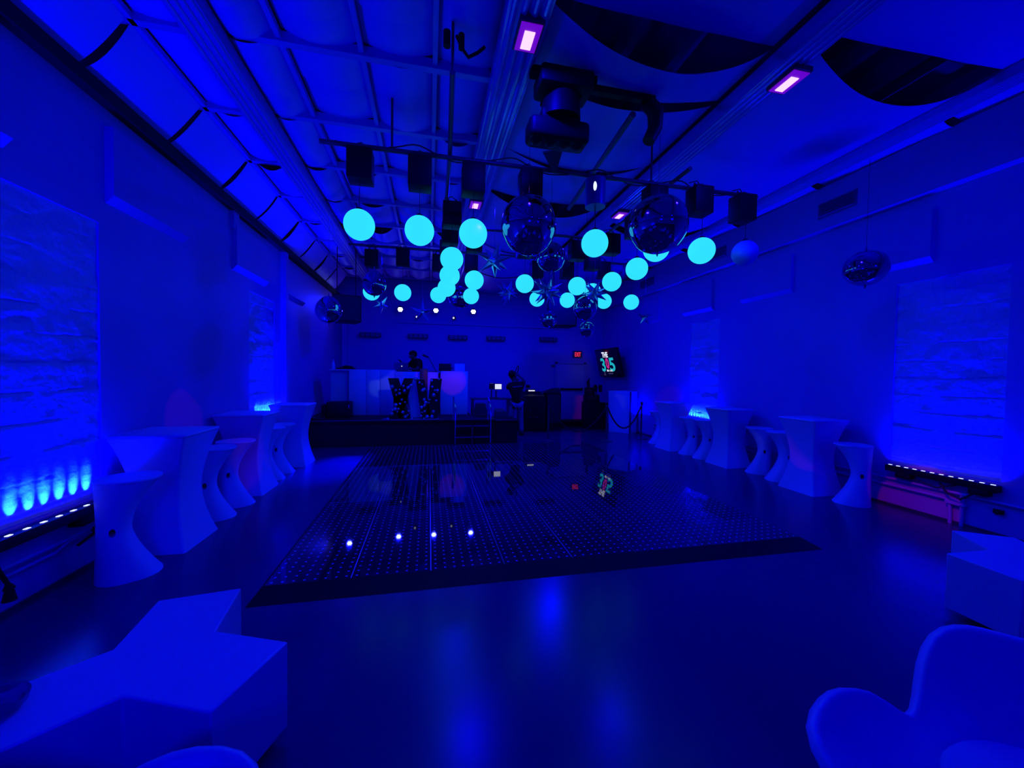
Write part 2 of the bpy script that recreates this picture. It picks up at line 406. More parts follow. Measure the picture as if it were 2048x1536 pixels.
def make_stool():
    t = thing('bar_stool', '', 'bar stool')
    rings = []; N = 40
    for k in range(33):
        z = .79 * k / 32
        if z < .4: u = (.4 - z) / .4; rx = .105 + .1 * u ** 1.5; ry = .165 + .035 * u ** 1.3
        else: u = (z - .4) / .39; rx = .105 + .1 * u ** 2.0; ry = .165 + .03 * u ** 1.3
        back = -.205 + .012 * math.sin(PI * z / .79)
        cx = back + rx
        rings.append([(cx + rx * math.copysign(abs(math.cos(a)) ** .85, math.cos(a)), ry * math.copysign(abs(math.sin(a)) ** .85, math.sin(a)), z) for a in [2 * PI * i / N for i in range(N)]])
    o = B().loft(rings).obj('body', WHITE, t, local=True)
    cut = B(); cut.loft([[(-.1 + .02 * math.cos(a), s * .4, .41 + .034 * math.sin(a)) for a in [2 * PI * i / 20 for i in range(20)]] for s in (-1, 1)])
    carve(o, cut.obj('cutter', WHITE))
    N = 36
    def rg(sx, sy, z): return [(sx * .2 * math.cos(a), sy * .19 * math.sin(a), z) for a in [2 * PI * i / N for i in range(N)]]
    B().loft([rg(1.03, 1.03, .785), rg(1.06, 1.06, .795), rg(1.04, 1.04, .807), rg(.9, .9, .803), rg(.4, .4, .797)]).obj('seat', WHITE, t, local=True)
    B().box((-.015, 0, .28), (.06, .2, .025), Matrix.Rotation(.3, 3, 'Y'), bevel=.008).obj('footrest', WHITE, t, local=True)
    return t
stools = [(-2.41, 3.74, .6, 'white sculpted bar stool standing in front of the nearest left table'), (-2.4, 5.02, .5, 'white sculpted bar stool half hidden behind the nearest left table'),
          (-2.38, 5.47, .55, 'white sculpted bar stool in front of the middle left table'), (-2.42, 6.66, .5, 'white sculpted bar stool just behind the middle left table'),
          (-2.41, 7.08, .5, 'white sculpted bar stool in front of the farthest left table'),
          (5.68, 4.13, 2.2, 'white sculpted bar stool nearest the camera on the right wall side'), (5.72, 5.28, 2.5, 'white sculpted bar stool just behind the nearest right table'),
          (5.78, 5.76, 2.3, 'white sculpted bar stool in front of the middle right table'), (5.62, 6.98, 2.6, 'white sculpted bar stool just behind the middle right table'),
          (5.6, 7.42, 2.5, 'white sculpted bar stool in front of the farthest right table'), (5.68, 8.75, 2.6, 'white sculpted bar stool behind the farthest right table near the rope post')]
st = None
for x, y, a, lab in stools:
    if st is None: st = make_stool(); st.location = (x, y, 0); st.rotation_euler.z = a; st['label'] = lab; st['group'] = 'white bar stools at the cocktail tables'
    else: dup(st, (x, y, 0), a, lab)

# ------------------------------------------------------------------ three-armed benches
def make_bench():
    t = thing('lounge_bench', '', 'bench')
    pts = []; Lr, w = .5, .19
    for k in range(3):
        a = math.radians(90 + 120 * k); d = Vector((math.cos(a), math.sin(a))); s = Vector((d.y, -d.x))
        rI = w / math.sin(math.radians(60))
        pts += [d * Lr + s * w, d * Lr - s * w]
        e = math.radians(150 + 120 * k); pts.append(Vector((math.cos(e), math.sin(e))) * rI)
    P = [(p.x, p.y) for p in pts]
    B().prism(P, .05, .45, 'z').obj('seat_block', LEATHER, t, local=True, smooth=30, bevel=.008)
    for k in range(3):
        a = math.radians(90 + 120 * k); c = (.42 * math.cos(a), .42 * math.sin(a))
        B().cyl((c[0], c[1], 0), (c[0], c[1], .05), .03).obj('foot', BLACK, t, local=True)
    return t
be = make_bench(); be.location = (-1.16, 1.93, 0); be.rotation_euler.z = math.radians(8)
tag(be, 'white three-armed lounge bench at bottom left with a glass bowl on one arm', 'bench', 'three-armed white benches')
dup(be, (4.17, 1.81, 0), math.radians(-33), 'white three-armed lounge bench at the right edge by the wall')
tag(B().lathe([(.03, 0), (.075, .004), (.095, .03), (.1, .055), (.094, .055), (.086, .03), (.06, .012), (.001, .012)], 28, (-1.52, 1.69, .451)).obj('glass_bowl', GLASS), 'round clear glass bowl on the arm of the bottom left bench', 'bowl')

# ------------------------------------------------------------------ swan chairs
def make_swan():
    t = thing('swan_chair', '', 'armchair')
    NT, NR = 72, 14
    def key(th, ks):   # th in degrees from the back (0) both ways, cosine blend
        t = abs(th); K = [(-ks[1][0], ks[1][1])] + list(ks) + [(360 - ks[-2][0], ks[-2][1])]
        for q in range(1, len(K) - 2):
            (a, va), (b, vb) = K[q], K[q + 1]
            if a <= t <= b:
                u = (t - a) / (b - a); ma = (vb - K[q - 1][1]) / (b - K[q - 1][0]) * (b - a); mb = (K[q + 2][1] - va) / (K[q + 2][0] - a) * (b - a)
                return (2 * u ** 3 - 3 * u * u + 1) * va + (u ** 3 - 2 * u * u + u) * ma + (3 * u * u - 2 * u ** 3) * vb + (u ** 3 - u * u) * mb
        return ks[-1][1]
    vs = []; fs = []
    for j in range(NR + 1):
        s = j / NR
        for i in range(NT):
            th = -180 + 360 * i / NT
            R = key(th, [(0, .43), (28, .45), (58, .38), (78, .49), (92, .58), (106, .665), (118, .65), (135, .53), (155, .42), (180, .38)])
            H = key(th, [(0, .735), (26, .7), (58, .435), (76, .515), (92, .54), (106, .495), (118, .44), (138, .39), (180, .365)])
            a = math.radians(th + 90)
            p = key(th, [(0, 2.8), (60, 2.3), (90, 2.1), (180, 2)])
            z = .34 + (H - .34) * s ** p
            rr = R * (s ** .6)
            vs.append((rr * math.cos(a), rr * math.sin(a), z))
    for j in range(NR):
        for i in range(NT):
            k = (i + 1) % NT
            if j == 0: continue
            fs.append((j * NT + i, j * NT + k, (j + 1) * NT + k, (j + 1) * NT + i))
    fs.append(tuple(reversed(range(NT, 2 * NT))))
    me = bpy.data.meshes.new('shell'); me.from_pydata([Vector(v) for v in vs], [], fs)
    bm = bmesh.new(); bm.from_mesh(me); bmesh.ops.delete(bm, geom=[v for v in bm.verts if not v.link_faces], context='VERTS'); bmesh.ops.recalc_face_normals(bm, faces=bm.faces); bm.to_mesh(me); bm.free()
    me.materials.append(LEATHER)
    for f in me.polygons: f.use_smooth = True
    o = bpy.data.objects.new('shell', me); C.objects.link(o); o.parent = t
    md = o.modifiers.new('thick', 'SOLIDIFY'); md.thickness = .05; md.offset = 0
    md = o.modifiers.new('round', 'BEVEL'); md.width = .02; md.segments = 3; md.limit_method = 'ANGLE'; md.angle_limit = math.radians(50)
    b = B(); b.lathe([(.001, .372), (.2, .372), (.27, .385), (.285, .41), (.27, .435), (.2, .445), (.001, .447)], 40, (0, -.03, 0)); b.obj('seat_cushion', LEATHER, t, local=True)
    b = B(); b.cyl((0, 0, .06), (0, 0, .34), .025)
    b.obj('column', CHROME, t, local=True)
    b = B()
    for k in range(4):
        a = PI / 4 + k * PI / 2; b.tube([(0, 0, .07), (.15 * math.cos(a), .15 * math.sin(a), .045), (.32 * math.cos(a), .32 * math.sin(a), .012)], [.022, .018, .012])
    b.obj('star_base', CHROME, t, local=True)
    return t
sw = make_swan(); sw.location = (1.86, .7, 0); sw.rotation_euler.z = math.radians(-47)
tag(sw, 'white rounded swan armchair at the bottom right corner with winged back', 'armchair', 'white swan armchairs')
dup(sw, (-.945, .79, 0), math.radians(70), 'white rounded swan armchair at the bottom edge, only a wing tip showing')

# ------------------------------------------------------------------ LED bars, conduits
def led_bar(lab, x, sg, y0, y1, z=.56, scallop=False, e=52):
    t = thing('light_bar', lab, 'light bar', (x, (y0 + y1) / 2, z), group='LED wall washer bars')
    b = B(); b.box((x, (y0 + y1) / 2, z - .04), (.09, y1 - y0, .08), bevel=.008); b.obj('housing', BLACK, t)
    n = 12
    for k in range(n):
        y = y0 + (y1 - y0) * (k + .5) / n
        B().box((x + sg * .012, y, z + .002), (.022, .035, .006), bevel=.001).obj('led', LEDW, t)
    for y in (y0 + .15, y1 - .2):
        B().box((x, y, z - .11), (.1, .16, .07), bevel=.01).obj('bracket', BLACK, t)
    yc = y0 + .2; pts = [(x, yc, z - .14), (x + sg * .02, yc + .1, z - .24), (x + sg * .02, yc + .22, z - .2), (x, yc + .3, z - .1)]
    if sg < 0:
        B().tube(pts, .012).obj('cable', RUBBER, t); B().tube([(x, y1 - .25, z - .12), (x, (y0 + y1) / 2, z - .17), (x, y0 + .35, z - .09)], .008).obj('cable', RUBBER, t)
    L = bpy.data.lights.new('wash', 'AREA'); L.shape = 'RECTANGLE'; L.size = .05; L.size_y = y1 - y0; L.energy = e; L.color = (0, 0, 1); L.spread = math.radians(105)
    o = bpy.data.objects.new('wash', L); C.objects.link(o); o.location = (x, (y0 + y1) / 2, z + .01)
    o.rotation_euler = (PI, sg * math.radians(-3), 0); o['kind'] = 'helper'
    if scallop:
        for k in range(n):
            y = y0 + (y1 - y0) * (k + .5) / n
            S = bpy.data.lights.new('led_beam', 'SPOT'); S.energy = scallop; S.color = (.02, .45, 1); S.spot_size = math.radians(34); S.spot_blend = 1; S.shadow_soft_size = .006
            o = bpy.data.objects.new('led_beam', S); C.objects.link(o); o.location = (x, y, z + .012)
            d = Vector((-sg * .42, 0, .8)); o.rotation_euler = d.to_track_quat('-Z', 'Y').to_euler()
    return t
led_bar('black LED light bar under the nearest bricked window on the left wall', XL + .062, 1, 2.55, 4.0, scallop=24)
led_bar('black LED light bar on the left wall behind the farthest left table', XL + .062, 1, 7.2, 8.3, z=.84, scallop=24, e=95)
led_bar('black LED light bar under the nearest bricked window on the right wall', XR - .062, -1, 2.93, 3.98, e=44)
led_bar('black LED light bar on the right wall behind the far tables, glowing cyan above', XR - .062, -1, 7.15, 8.3, z=.66, scallop=24)
tag(B().tube([(XR - .03, -2, .37), (XR - .03, 9.6, .37)], .016).tube([(XR - .03, 3.4, .28), (XR - .03, 9.6, .28)], .016).tube([(XR - .03, 3.4, .28), (XR - .03, 3.35, .26), (XR - .03, 3.34, .0)], .018).tube([(XR - .03, 3.24, .37), (XR - .03, 3.24, 0)], .018).box((XR - .035, 3.29, .25), (.05, .18, .03)).obj('conduit_pipe', DOORM), 'painted conduit pipes running low along the right wall', 'pipe')
tag(B().tube([(XL + .03, -2, .33), (XL + .03, 8.8, .33)], .016).tube([(XL + .03, -2, .27), (XL + .03, 3.6, .27), (XL + .03, 3.7, .31), (XL + .03, 8.8, .31)], .012).obj('conduit_pipe', DOORM), 'painted conduit pipes running low along the left wall', 'pipe')
tag(B().box((XR - .02, 2.95, .27), (.03, .08, .05), bevel=.006).cyl((XR - .03, 2.95, .27), (XR - .06, 2.95, .25), .02, .012).obj('power_plug', BLACK), 'small black plug in the right wall beyond the light bar', 'plug')
tag(B().tube([(XL + .1, 3.05, .48), (XL + .1, 3.12, .36), (XL + .11, 3.16, .26), (XL + .11, 3.17, .22)], [.03, .014, .012, .03]).cyl((XL + .11, 3.17, .14), (XL + .11, 3.17, .22), .035, .02).obj('hanging_plug', BLACK), 'black cable with a plug hanging at the left edge under the light bar', 'cable')
tag(B().sph((XL + .12, 3.93, .35), .05, 16, (1, 2.4, .8)).box((XL + .1, 4.08, .4), (.05, .2, .05), bevel=.01).tube([(XL + .1, 3.7, .28), (XL + .12, 3.85, .33)], .012).obj('cable_bundle', BLACK), 'bunched black cables on the left wall behind the nearest stool', 'cable')

# ------------------------------------------------------------------ ceiling lights (black light floods on the beams)
def flood(lab, x, y, z, ry):
    t = thing('flood_light', lab, 'flood light', (x, y, z), group='flood lights on the beams')
    b = B(); b.box((x, y, z - .03), (.2, .3, .05), bevel=.01); b.obj('housing', DARK, t)
    b = B(); b.box((x, y, z - .058), (.17, .26, .008)); b.obj('lens_rim', UV2, t)
    b = B(); b.box((x, y + .02, z - .064), (.085, .17, .008), bevel=.003); b.obj('lamp', UV, t)
    B().box((x, y, z - .002), (.05, .05, .02)).obj('bracket', BLACK, t)
    L = bpy.data.lights.new('flood', 'AREA'); L.size = .16; L.energy = 46; L.color = (0, 0, 1)
    o = bpy.data.objects.new('flood', L); C.objects.link(o); o.location = (x, y, z - .08); o['kind'] = 'helper'
flood('glowing pink-white flood light on the middle beam at the top of the view', .75, 3.05, 4.44, 0)
flood('glowing pink-white flood light on the right beam near the camera', 3.19, 2.98, 4.46, 0)
flood('small pink-lit flood light on the middle beam behind the third winch box', .7, 6.2, 4.44, 0)
flood('small pink-lit flood light on the right beam left of the big mirror balloon', 3.13, 6.05, 4.46, 0)
for x, y, e in ((.72, -.1, 12), (3.14, -.1, 8), (.72, 9.3, 110), (3.14, 9.2, 110)):  # floods without fixtures; the far pair is added to brighten the back
    L = bpy.data.lights.new('flood', 'AREA'); L.size = .16; L.energy = e; L.color = (0, 0, 1)
    o = bpy.data.objects.new('flood', L); C.objects.link(o); o.location = (x, y, 4.38)

for x, sg in ((XL + .1, 1), (XR - .1, -1)):      # up-light added for fill without bars, behind the camera and beside the stage
    for y, e in ((-.3, 50), (10.4, 60)):
        L = bpy.data.lights.new('wash', 'AREA'); L.shape = 'RECTANGLE'; L.size = .05; L.size_y = 1.1; L.energy = e; L.color = (0, 0, 1); L.spread = math.radians(160)
        o = bpy.data.objects.new('wash', L); C.objects.link(o); o.location = (x, y, .57); o.rotation_euler = (PI, 0, 0); L.energy = e * (1 if sg > 0 else (0 if y < 0 else .35))

for x, tx in ((-.6, -1.2), (3.9, 4.4)):           # blue fill spots added behind the camera to brighten the furniture fronts
    L = bpy.data.lights.new('fill_spot', 'SPOT'); L.energy = 300; L.color = (0, 0, 1); L.spot_size = math.radians(85); L.spot_blend = 1; L.shadow_soft_size = .35
    o = bpy.data.objects.new('fill_spot', L); C.objects.link(o); o.location = (x, -2.4, 2.9)
    o.rotation_euler = (Vector((tx, 5.5, .2)) - Vector(o.location)).to_track_quat('-Z', 'Y').to_euler()

# ------------------------------------------------------------------ kinetic globes and winch boxes
def make_globe():
    t = thing('light_globe', '', 'light globe')
    B().sph((0, 0, 0), .15, 40).obj('globe', GLOBE, t, local=True)
    B().cyl((0, 0, .145), (0, 0, .165), .035, .03).obj('cap', BLACK, t, local=True)
    B().cyl((0, 0, .16), (0, 0, .5), .003, n=6).obj('wire', BLACK, t, local=True)
    return t
def make_winch():
    t = thing('winch_box', '', 'winch box')
    B().box((0, 0, .16), (.24, .2, .31), bevel=.006).obj('housing', BLACK, t, local=True, smooth=30)
    for x in (-.06, .06): B().tube([(x, 0, .31), (x, 0, .36), (x * .8, .03, .39), (x * .8, .05, .35)], .008).obj('hook_clamp', DARK, t, local=True)
    B().tube([(.02, .03, .31), (.06, .06, .38), (.0, .05, .43), (-.1, .06, .4)], .006).obj('cable', RUBBER, t, local=True)
    return t
GL = [(-.7, 4.16, 3.18, 'leftmost of the front row'), (-.11, 4.17, 3.18, 'second from the left in the front row'), (.45, 4.17, 3.2, 'third from the left in the front row'),
      (1.82, 4.1, 3.19, 'in the front row between the two big mirror balloons'), (2.62, 4.14, 3.21, 'mostly hidden behind the right big mirror balloon'), (3.14, 4.02, 3.19, 'rightmost lit one of the front row'),
      (.28, 5.16, 3.2, 'topmost of the overlapping stack left of centre'), (.29, 5.88, 3.16, 'second from the top of the overlapping stack left of centre'), (.28, 6.68, 3.15, 'third from the top of the overlapping stack left of centre'),
      (.16, 7.5, 3.18, 'lowest of the overlapping stack left of centre'), (2.82, 4.92, 3.19, 'below left of the right big mirror balloon'), (.69, 6.15, 3.18, 'just right of the overlapping stack'),
      (.77, 7.37, 3.17, 'a crescent behind the one right of the overlapping stack'), (2.83, 5.69, 3.19, 'lowest of three on the diagonal at right'), (1.53, 6.2, 3.19, 'under the left big mirror balloon, upper of two'),
      (2.09, 7.43, 3.2, 'under the left big mirror balloon, lower of two'), (2.42, 6.13, 3.19, 'upper left of the spiky star balloon'), (2.92, 6.63, 3.23, 'partly covered by the spiky star balloon'),
      (2.69, 7.33, 3.19, 'left of the mirror balloon in the right cluster'), (3.38, 7.12, 3.17, 'right of the mirror balloon in the right cluster'), (3.94, 7.06, 3.17, 'farthest right of the back row'),
      (-.48, 7.31, 3.15, 'right of the teardrop mirror balloon on the left'), (-1.05, 7.53, 3.17, 'partly hidden by the teardrop mirror balloon on the left'), (3.79, 4.07, 3.23, None)]
g0 = w0 = None
for x, y, z, lab in GL:
    full = 'cyan globe ' + lab if lab else 'unlit dull blue globe at the right end of the front row'
    if g0 is None: g0 = make_globe(); g0.location = (x, y, z); g0['label'] = full; g0['group'] = 'hanging light globes'
    else: g = dup(g0, (x, y, z), 0, full)
    if not lab:
        for ch in g.children:
            if ch.name.startswith('globe'):
                ch.data = ch.data.copy(); ch.data.materials[0] = GLOBE_OFF
    wl = 'winch box above the globe ' + lab if lab else 'black winch box at the right end of the front pipe'
    if abs(x - 1.82) < .01: continue
    if w0 is None: w0 = make_winch(); w0.location = (x, y + .06, 3.63); w0['label'] = wl; w0['group'] = 'winch boxes on the ceiling pipes'
    else: dup(w0, (x, y + .06, 3.63), 0, wl)
dup(w0, (1.08, 4.2, 3.63), 0, 'black winch box on the front pipe directly above the big left mirror balloon')
# pipes carrying them
def pipe(lab, pts, r=.024):
    return tag(B().tube(pts, r, 12).obj('truss_pipe', DARK), lab, 'pipe', 'ceiling pipes')
pipe('long dark pipe crossing the hall and carrying the front row of winch boxes', [(-1.1, 4.27, 4.02), (4.1, 4.24, 4.02)])
pipe('dark pipe crossing the hall above the back row of globes', [(-1.45, 7.55, 4.02), (4.4, 7.4, 4.02)])
pipe('thin dark pipe running along the hall over the overlapping stack of globes', [(.17, 3.3, 4.2), (.2, 4.3, 4.06), (.24, 7.7, 4.06)])
pipe('dark pipe running back from the effect light', [(1.9, 3.45, 4.22), (2.05, 5.6, 4.22)], .03)
pipe('dark pipe running along the hall under the right beam', [(2.95, 4.0, 4.12), (2.9, 7.8, 4.08)])
pipe('short dark cross pipe over the middle globes', [(.2, 6.28, 4.04), (3.0, 6.22, 4.04)])
for k, (lab, p, q) in enumerate((('front', (-.4, 4.27, 4.02), (-.4, 4.27, 4.7)), ('stack', (.17, 3.32, 4.2), (.17, 3.32, 4.64)), ('right', (2.6, 4.25, 4.02), (2.6, 4.25, 4.6)))):
    tag(B().cyl(p, q, .012).obj('hanger_rod', DARK), {'front': 'thin rod holding up the left end of the front pipe', 'stack': 'thin rod holding up the near end of the lengthwise pipe', 'right': 'thin rod holding the front pipe near the right big mirror balloon'}[lab], 'rod', 'pipe hangers')
b = B(); random.seed(3)
for k in range(9):
    xa = -.95 + k * .52; pts = [(xa + .5 * u / 8, 4.24 + .02 * math.sin(u), 4.03 + .055 * math.sin(u * PI / 8) * (1 if k % 2 else -1.2)) for u in range(9)]
    b.tube(pts, .007, 6)
tag(b.obj('power_cable', RUBBER), 'loose black cable looping along the front pipe', 'cable')

# blue shaded can lamp in the front row
t = thing('can_light', 'cylindrical blue-lit can lamp hanging on the front pipe between the mirror balloons', 'lamp', (1.86, 4.2, 3.6))
B().cyl((1.86, 4.2, 3.64), (1.86, 4.2, 3.95), .115, n=32).obj('shade', CANBLUE, t)
B().sph((1.82, 4.105, 3.83), .04, 16, (.7, .4, 1.7)).obj('bulb', LEDW, t)
B().cyl((1.86, 4.2, 3.95), (1.86, 4.24, 4.02), .02).obj('clamp', BLACK, t)
B().cyl((1.83, 4.1, 3.3), (1.83, 4.15, 3.64), .003, n=6).obj('wire', BLACK, t)

# effect light (multi-lens moving fixture)
t = thing('effect_light', 'large black multi-lens effect light hung from the ceiling at top centre', 'stage light', (1.18, 3.55, 3.8))
B().box((1.18, 3.42, 4.34), (.5, .3, .16), bevel=.03).box((1.18, 3.42, 4.42), (.62, .1, .06)).obj('base', BLACK, t)
B().cyl((1.18, 3.5, 4.08), (1.18, 3.48, 4.27), .19, .17, 28).box((1.18, 3.49, 4.27), (.34, .2, .05)).obj('neck', BLACK, t)
B().box((1.16, 3.52, 3.96), (.58, .24, .2), bevel=.05, seg=4).box((1.16, 3.52, 4.08), (.36, .22, .12), bevel=.03).obj('head', BLACK, t)
for k, dx in enumerate((-.21, -.07, .07, .2)): B().sph((1.16 + dx, 3.5, 3.865), .06, 18, (1, 1, .6)).obj('lens', BLACK, t)
B().box((1.75, 3.42, 4.36), (.7, .06, .06)).tube([(2.02, 3.42, 4.34), (2.14, 3.45, 4.28), (2.17, 3.5, 4.16), (2.1, 3.5, 4.02)], [.07, .08, .07, .06], 14).obj('cable_arm', BLACK, t)
tag(B().cyl((1.27, 4.0, 4.1), (1.33, 4.1, 3.93), .15, .03, 4).box((1.3, 4.05, 4.3), (.04, .04, .5)).obj('pipe_clamp', DARK), 'dark wedge-shaped clamp under the effect light on the front pipe', 'clamp')
tag(B().tube([(.2, 3.3, 4.5), (.25, 3.3, 4.4), (.3, 3.32, 4.36), (.38, 3.33, 4.42), (.44, 3.36, 4.5)], .014).cyl((.12, 3.3, 4.4), (.12, 3.3, 4.52), .03).cyl((.24, 3.3, 4.4), (.24, 3.3, 4.52), .025).obj('cable_coil', BLACK), 'small loop of black cable under the ceiling left of the effect light', 'cable')

# ------------------------------------------------------------------ foil balloons
def orb(lab, c, r, sz=1.0, tip=.0):
    t = thing('foil_balloon', lab, 'balloon', c, group='mirror balloons hung under the ceiling')
    b = B(); N = 40; rings = []
    for j in range(1, 28):
        a = PI * j / 28; rr = r * math.sin(a) * (1 + .012 * math.sin(8 * a)); z = r * sz * math.cos(a)
        if tip and math.cos(a) > .55: z += tip * r * ((math.cos(a) - .55) / .45) ** 2
        rings.append([(rr * (1 + .012 * math.cos(4 * t2)) * math.cos(t2), rr * (1 + .012 * math.cos(4 * t2)) * math.sin(t2), z) for t2 in [2 * PI * i / N for i in range(N)]])
    b.loft(rings).obj('envelope', ORB, t, local=True, smooth=60)
    zt = r * sz + tip * r
    B().cyl((0, 0, zt - .02), (0, 0, zt + .05), .018, .006, 8).obj('neck_tab', ORB, t, local=True)
    B().cyl((0, 0, -r * sz - .035), (0, 0, -r * sz + .02), .004, .02, 8).obj('tail_tab', ORB, t, local=True)
    B().cyl((0, 0, zt + .04), (0, 0, 4.36 - c[2]), .002, n=5).obj('string', RUBBER, t, local=True)
orb('big mirror balloon left of two, hanging in the middle of the view', (1.02, 4.0, 3.28), .29, 1.08)
orb('big mirror balloon right of two, hanging in front of a cyan globe', (2.31, 3.63, 3.27), .3, .97)
orb('medium mirror balloon tucked behind the lower right of the big left one', (1.62, 5.09, 3.31), .2)
orb('mirror balloon hanging alone before the right wall', (5.19, 3.71, 3.05), .225, .93)
orb('teardrop mirror balloon between two cyan globes on the left', (-.91, 6.85, 3.17), .19, 1, .3)
orb('mirror balloon in front of the black speaker on the left', (-1.81, 7.66, 2.82), .23, 1.02, .12)
orb('mirror balloon half hidden behind the overlapping stack of cyan globes', (.6, 7.9, 3.24), .23, .95)
orb('small mirror balloon under the right black speaker, left of two', (2.54, 8.07, 2.9), .19, .95)
orb('mirror balloon in the right cluster of cyan globes', (2.45, 5.84, 2.77), .185, 1.0, .1)
orb('smallest mirror balloon hanging just below the one in the right cluster', (2.72, 6.39, 2.51), .135)
def star(lab, c, r, n, seed, flat=1.0, sub=.22):
    rr = random.Random(seed); b = B(); ga = PI * (3 - math.sqrt(5))
    b.sph((0, 0, 0), r * .3, 12, (1, flat, 1))
    for k in range(n):
        if flat < 1:
            a = 2 * PI * k / n + .3; d = Vector((math.cos(a), 0, math.sin(a)))
        else:
            z = 1 - 2 * (k + .5) / n; q = math.sqrt(1 - z * z); d = Vector((q * math.cos(k * ga), q * math.sin(k * ga), z))
        b.cyl(d * r * .12, d * r * rr.uniform(.85, 1.1), r * sub, .003, 6)
    b.cyl((0, 0, 0), (0, 0, 4.36 - c[2]), .002, n=5)
    o = b.obj('star_balloon', STAR, smooth=20); o.location = c
    return tag(o, lab, 'balloon', 'spiky star balloons')
star('dim spiky starburst balloon left of the centre cyan globes', (1.8, 8.87, 3.6), .3, 18, 1)
star('silver spiky starburst balloon hanging below the medium mirror balloon', (1.95, 6.3, 3.1), .28, 20, 2)
star('spiky starburst balloon in front of the cyan globes of the right cluster', (2.79, 6.24, 3.115), .24, 18, 3)
star('narrow flat star balloon before the right wall, seen edge-on', (4.93, 8.18, 3.08), .22, 5, 4, .3, .3)
star('five-pointed star balloon hanging above the person behind the booth', (-.16, 9.28, 3.12), .28, 5, 5, .35, .2)
star('small silver star balloon below the teardrop mirror balloon', (-.88, 7.6, 2.95), .18, 7, 6)
star('silver starburst balloon just left below the big left mirror balloon', (.98, 5.97, 3.47), .3, 12, 7)

# ------------------------------------------------------------------ stage
t = thing('stage', 'low black stage platform across the back left of the hall', 'stage', (-.6, 9.2, 0))
B().box((-.85, 10.7, .56), (3.9, 3.0, .08), bevel=.008).box((1.35, 9.8, .56), (.5, 1.2, .08), bevel=.008).box((1.87, 9.55, .54), (.56, .72, .08), bevel=.008).obj('deck', BLACK, t)
B().box((-.86, 10.7, .26), (3.86, 2.96, .52)).box((1.34, 9.8, .26), (.5, 1.16, .52)).box((1.87, 9.55, .25), (.54, .7, .5)).obj('skirt', CLOTH, t, smooth=0)
B().box((-.6, 9.195, .595), (4.4, .012, .014)).box((1.87, 9.185, .57), (.56, .012, .014)).obj('edge_trim', DIM, t, smooth=0)
t = thing('stage_steps', 'silver stage steps with handrails at the front of the black stage', 'steps', (1.0, 8.95, 0))
for x in (.6, 1.42):
    B().tube([(x, 8.86, 0), (x, 8.86, .9), (x - .02, 8.9, 1.0), (x - .03, 9.08, 1.14), (x - .03, 9.14, 1.1), (x - .03, 9.14, .58)], .017, 10).obj('handrail', CHROME, t)
for z, y in ((.22, 8.92), (.46, 9.05)):
    B().box((1.0, y, z), (.8, .14, .03), bevel=.004).obj('tread', BLACK, t)
    for s in (-.2, .2): B().box((1.0 + s, y - .072, z + .005), (.38, .012, .03)).obj('tread_nosing', CHROME, t)
B().box((1.0, 9.03, .22), (.03, .2, .44)).obj('stringer', DARK, t)

# DJ booth
t = thing('dj_booth', 'white panelled booth standing across the stage behind the letters', 'booth', (-.7, 10.3, .6))
def bp(x0, x1, z1, y=10.3, nm='facade_panel', z0=.6, m=WHITE2): return B().box(((x0 + x1) / 2, y + .02, (z0 + z1) / 2), (x1 - x0 - .006, .04, z1 - z0), bevel=.003).obj(nm, m, t)
bp(-1.97, -1.55, 1.755); bp(-1.545, -1.22, 1.755); bp(-1.215, -.86, 1.755); bp(-.855, .24, 1.72); bp(.3, 1.02, 1.75)
bp(-2.44, -1.98, 1.75, 10.5)
B().box((-1.65, 10.62, 1.74), (1.6, .6, .03)).box((-.3, 10.6, 1.7), (1.1, .55, .03)).box((.66, 10.6, 1.735), (.72, .55, .03)).obj('counter', WHITE2, t, smooth=0)
B().box((.27, 10.4, 1.15), (.05, .1, 1.1)).obj('upright', BLACK, t, smooth=0)
B().box((-1.975, 10.4, 1.15), (.03, .1, 1.1)).obj('upright', BLACK, t, smooth=0)
B().box((-.3, 10.58, 1.725), (1.05, .4, .03)).obj('black_shelf', BLACK, t, smooth=0)

t = thing('laptop', 'open laptop with a small glowing dot on its lid on the booth counter', 'laptop', (-.72, 10.5, 1.74))
B().box((-.72, 10.5, 1.85), (.36, .012, .22), Matrix.Rotation(.25, 3, 'X')).obj('lid', VENT, t)
B().cyl((-.7, 10.487, 1.86), (-.7, 10.49, 1.861), .014, n=12).obj('lid_light', WHITEPX, t)
B().box((-.72, 10.66, 1.748), (.36, .25, .015)).obj('keyboard_deck', DARK, t)
t = thing('monitor', 'small black monitor on the right end of the booth', 'monitor', (.42, 10.5, 1.75))
B().box((.42, 10.5, 1.85), (.32, .04, .2), Matrix.Rotation(-.1, 3, 'X'), bevel=.006).obj('casing', BLACK, t)
B().box((.42, 10.55, 1.77), (.14, .1, .04)).box((.6, 10.52, 1.83), (.06, .03, .03)).obj('foot', BLACK, t)
tag(B().box((.81, 10.55, 1.85), (.27, .2, .2), bevel=.004).obj('white_box', WHITE2), 'plain white box on the right end of the booth beside the black monitor', 'box')
tag(B().lathe([(.03, 0), (.045, .01), (.045, .12), (.03, .17), (.014, .2), (.012, .24), (.001, .241)], 16, (-2.4, 10.6, 1.757)).obj('bottle', WHITE2), 'pale bottle standing on the left end of the booth', 'bottle')
tag(B().box((-2.1, 10.62, 1.775), (.42, .2, .035), bevel=.01).sph((-2.05, 10.6, 1.81), .05, 14, (2.6, 1, .6)).tube([(-2.25, 10.6, 1.79), (-2.1, 10.55, 1.85), (-1.95, 10.55, 1.83), (-1.85, 10.6, 1.77)], .012).obj('cable_pile', BLACK), 'heap of dark cables and gear on the left end of the booth', 'cables')
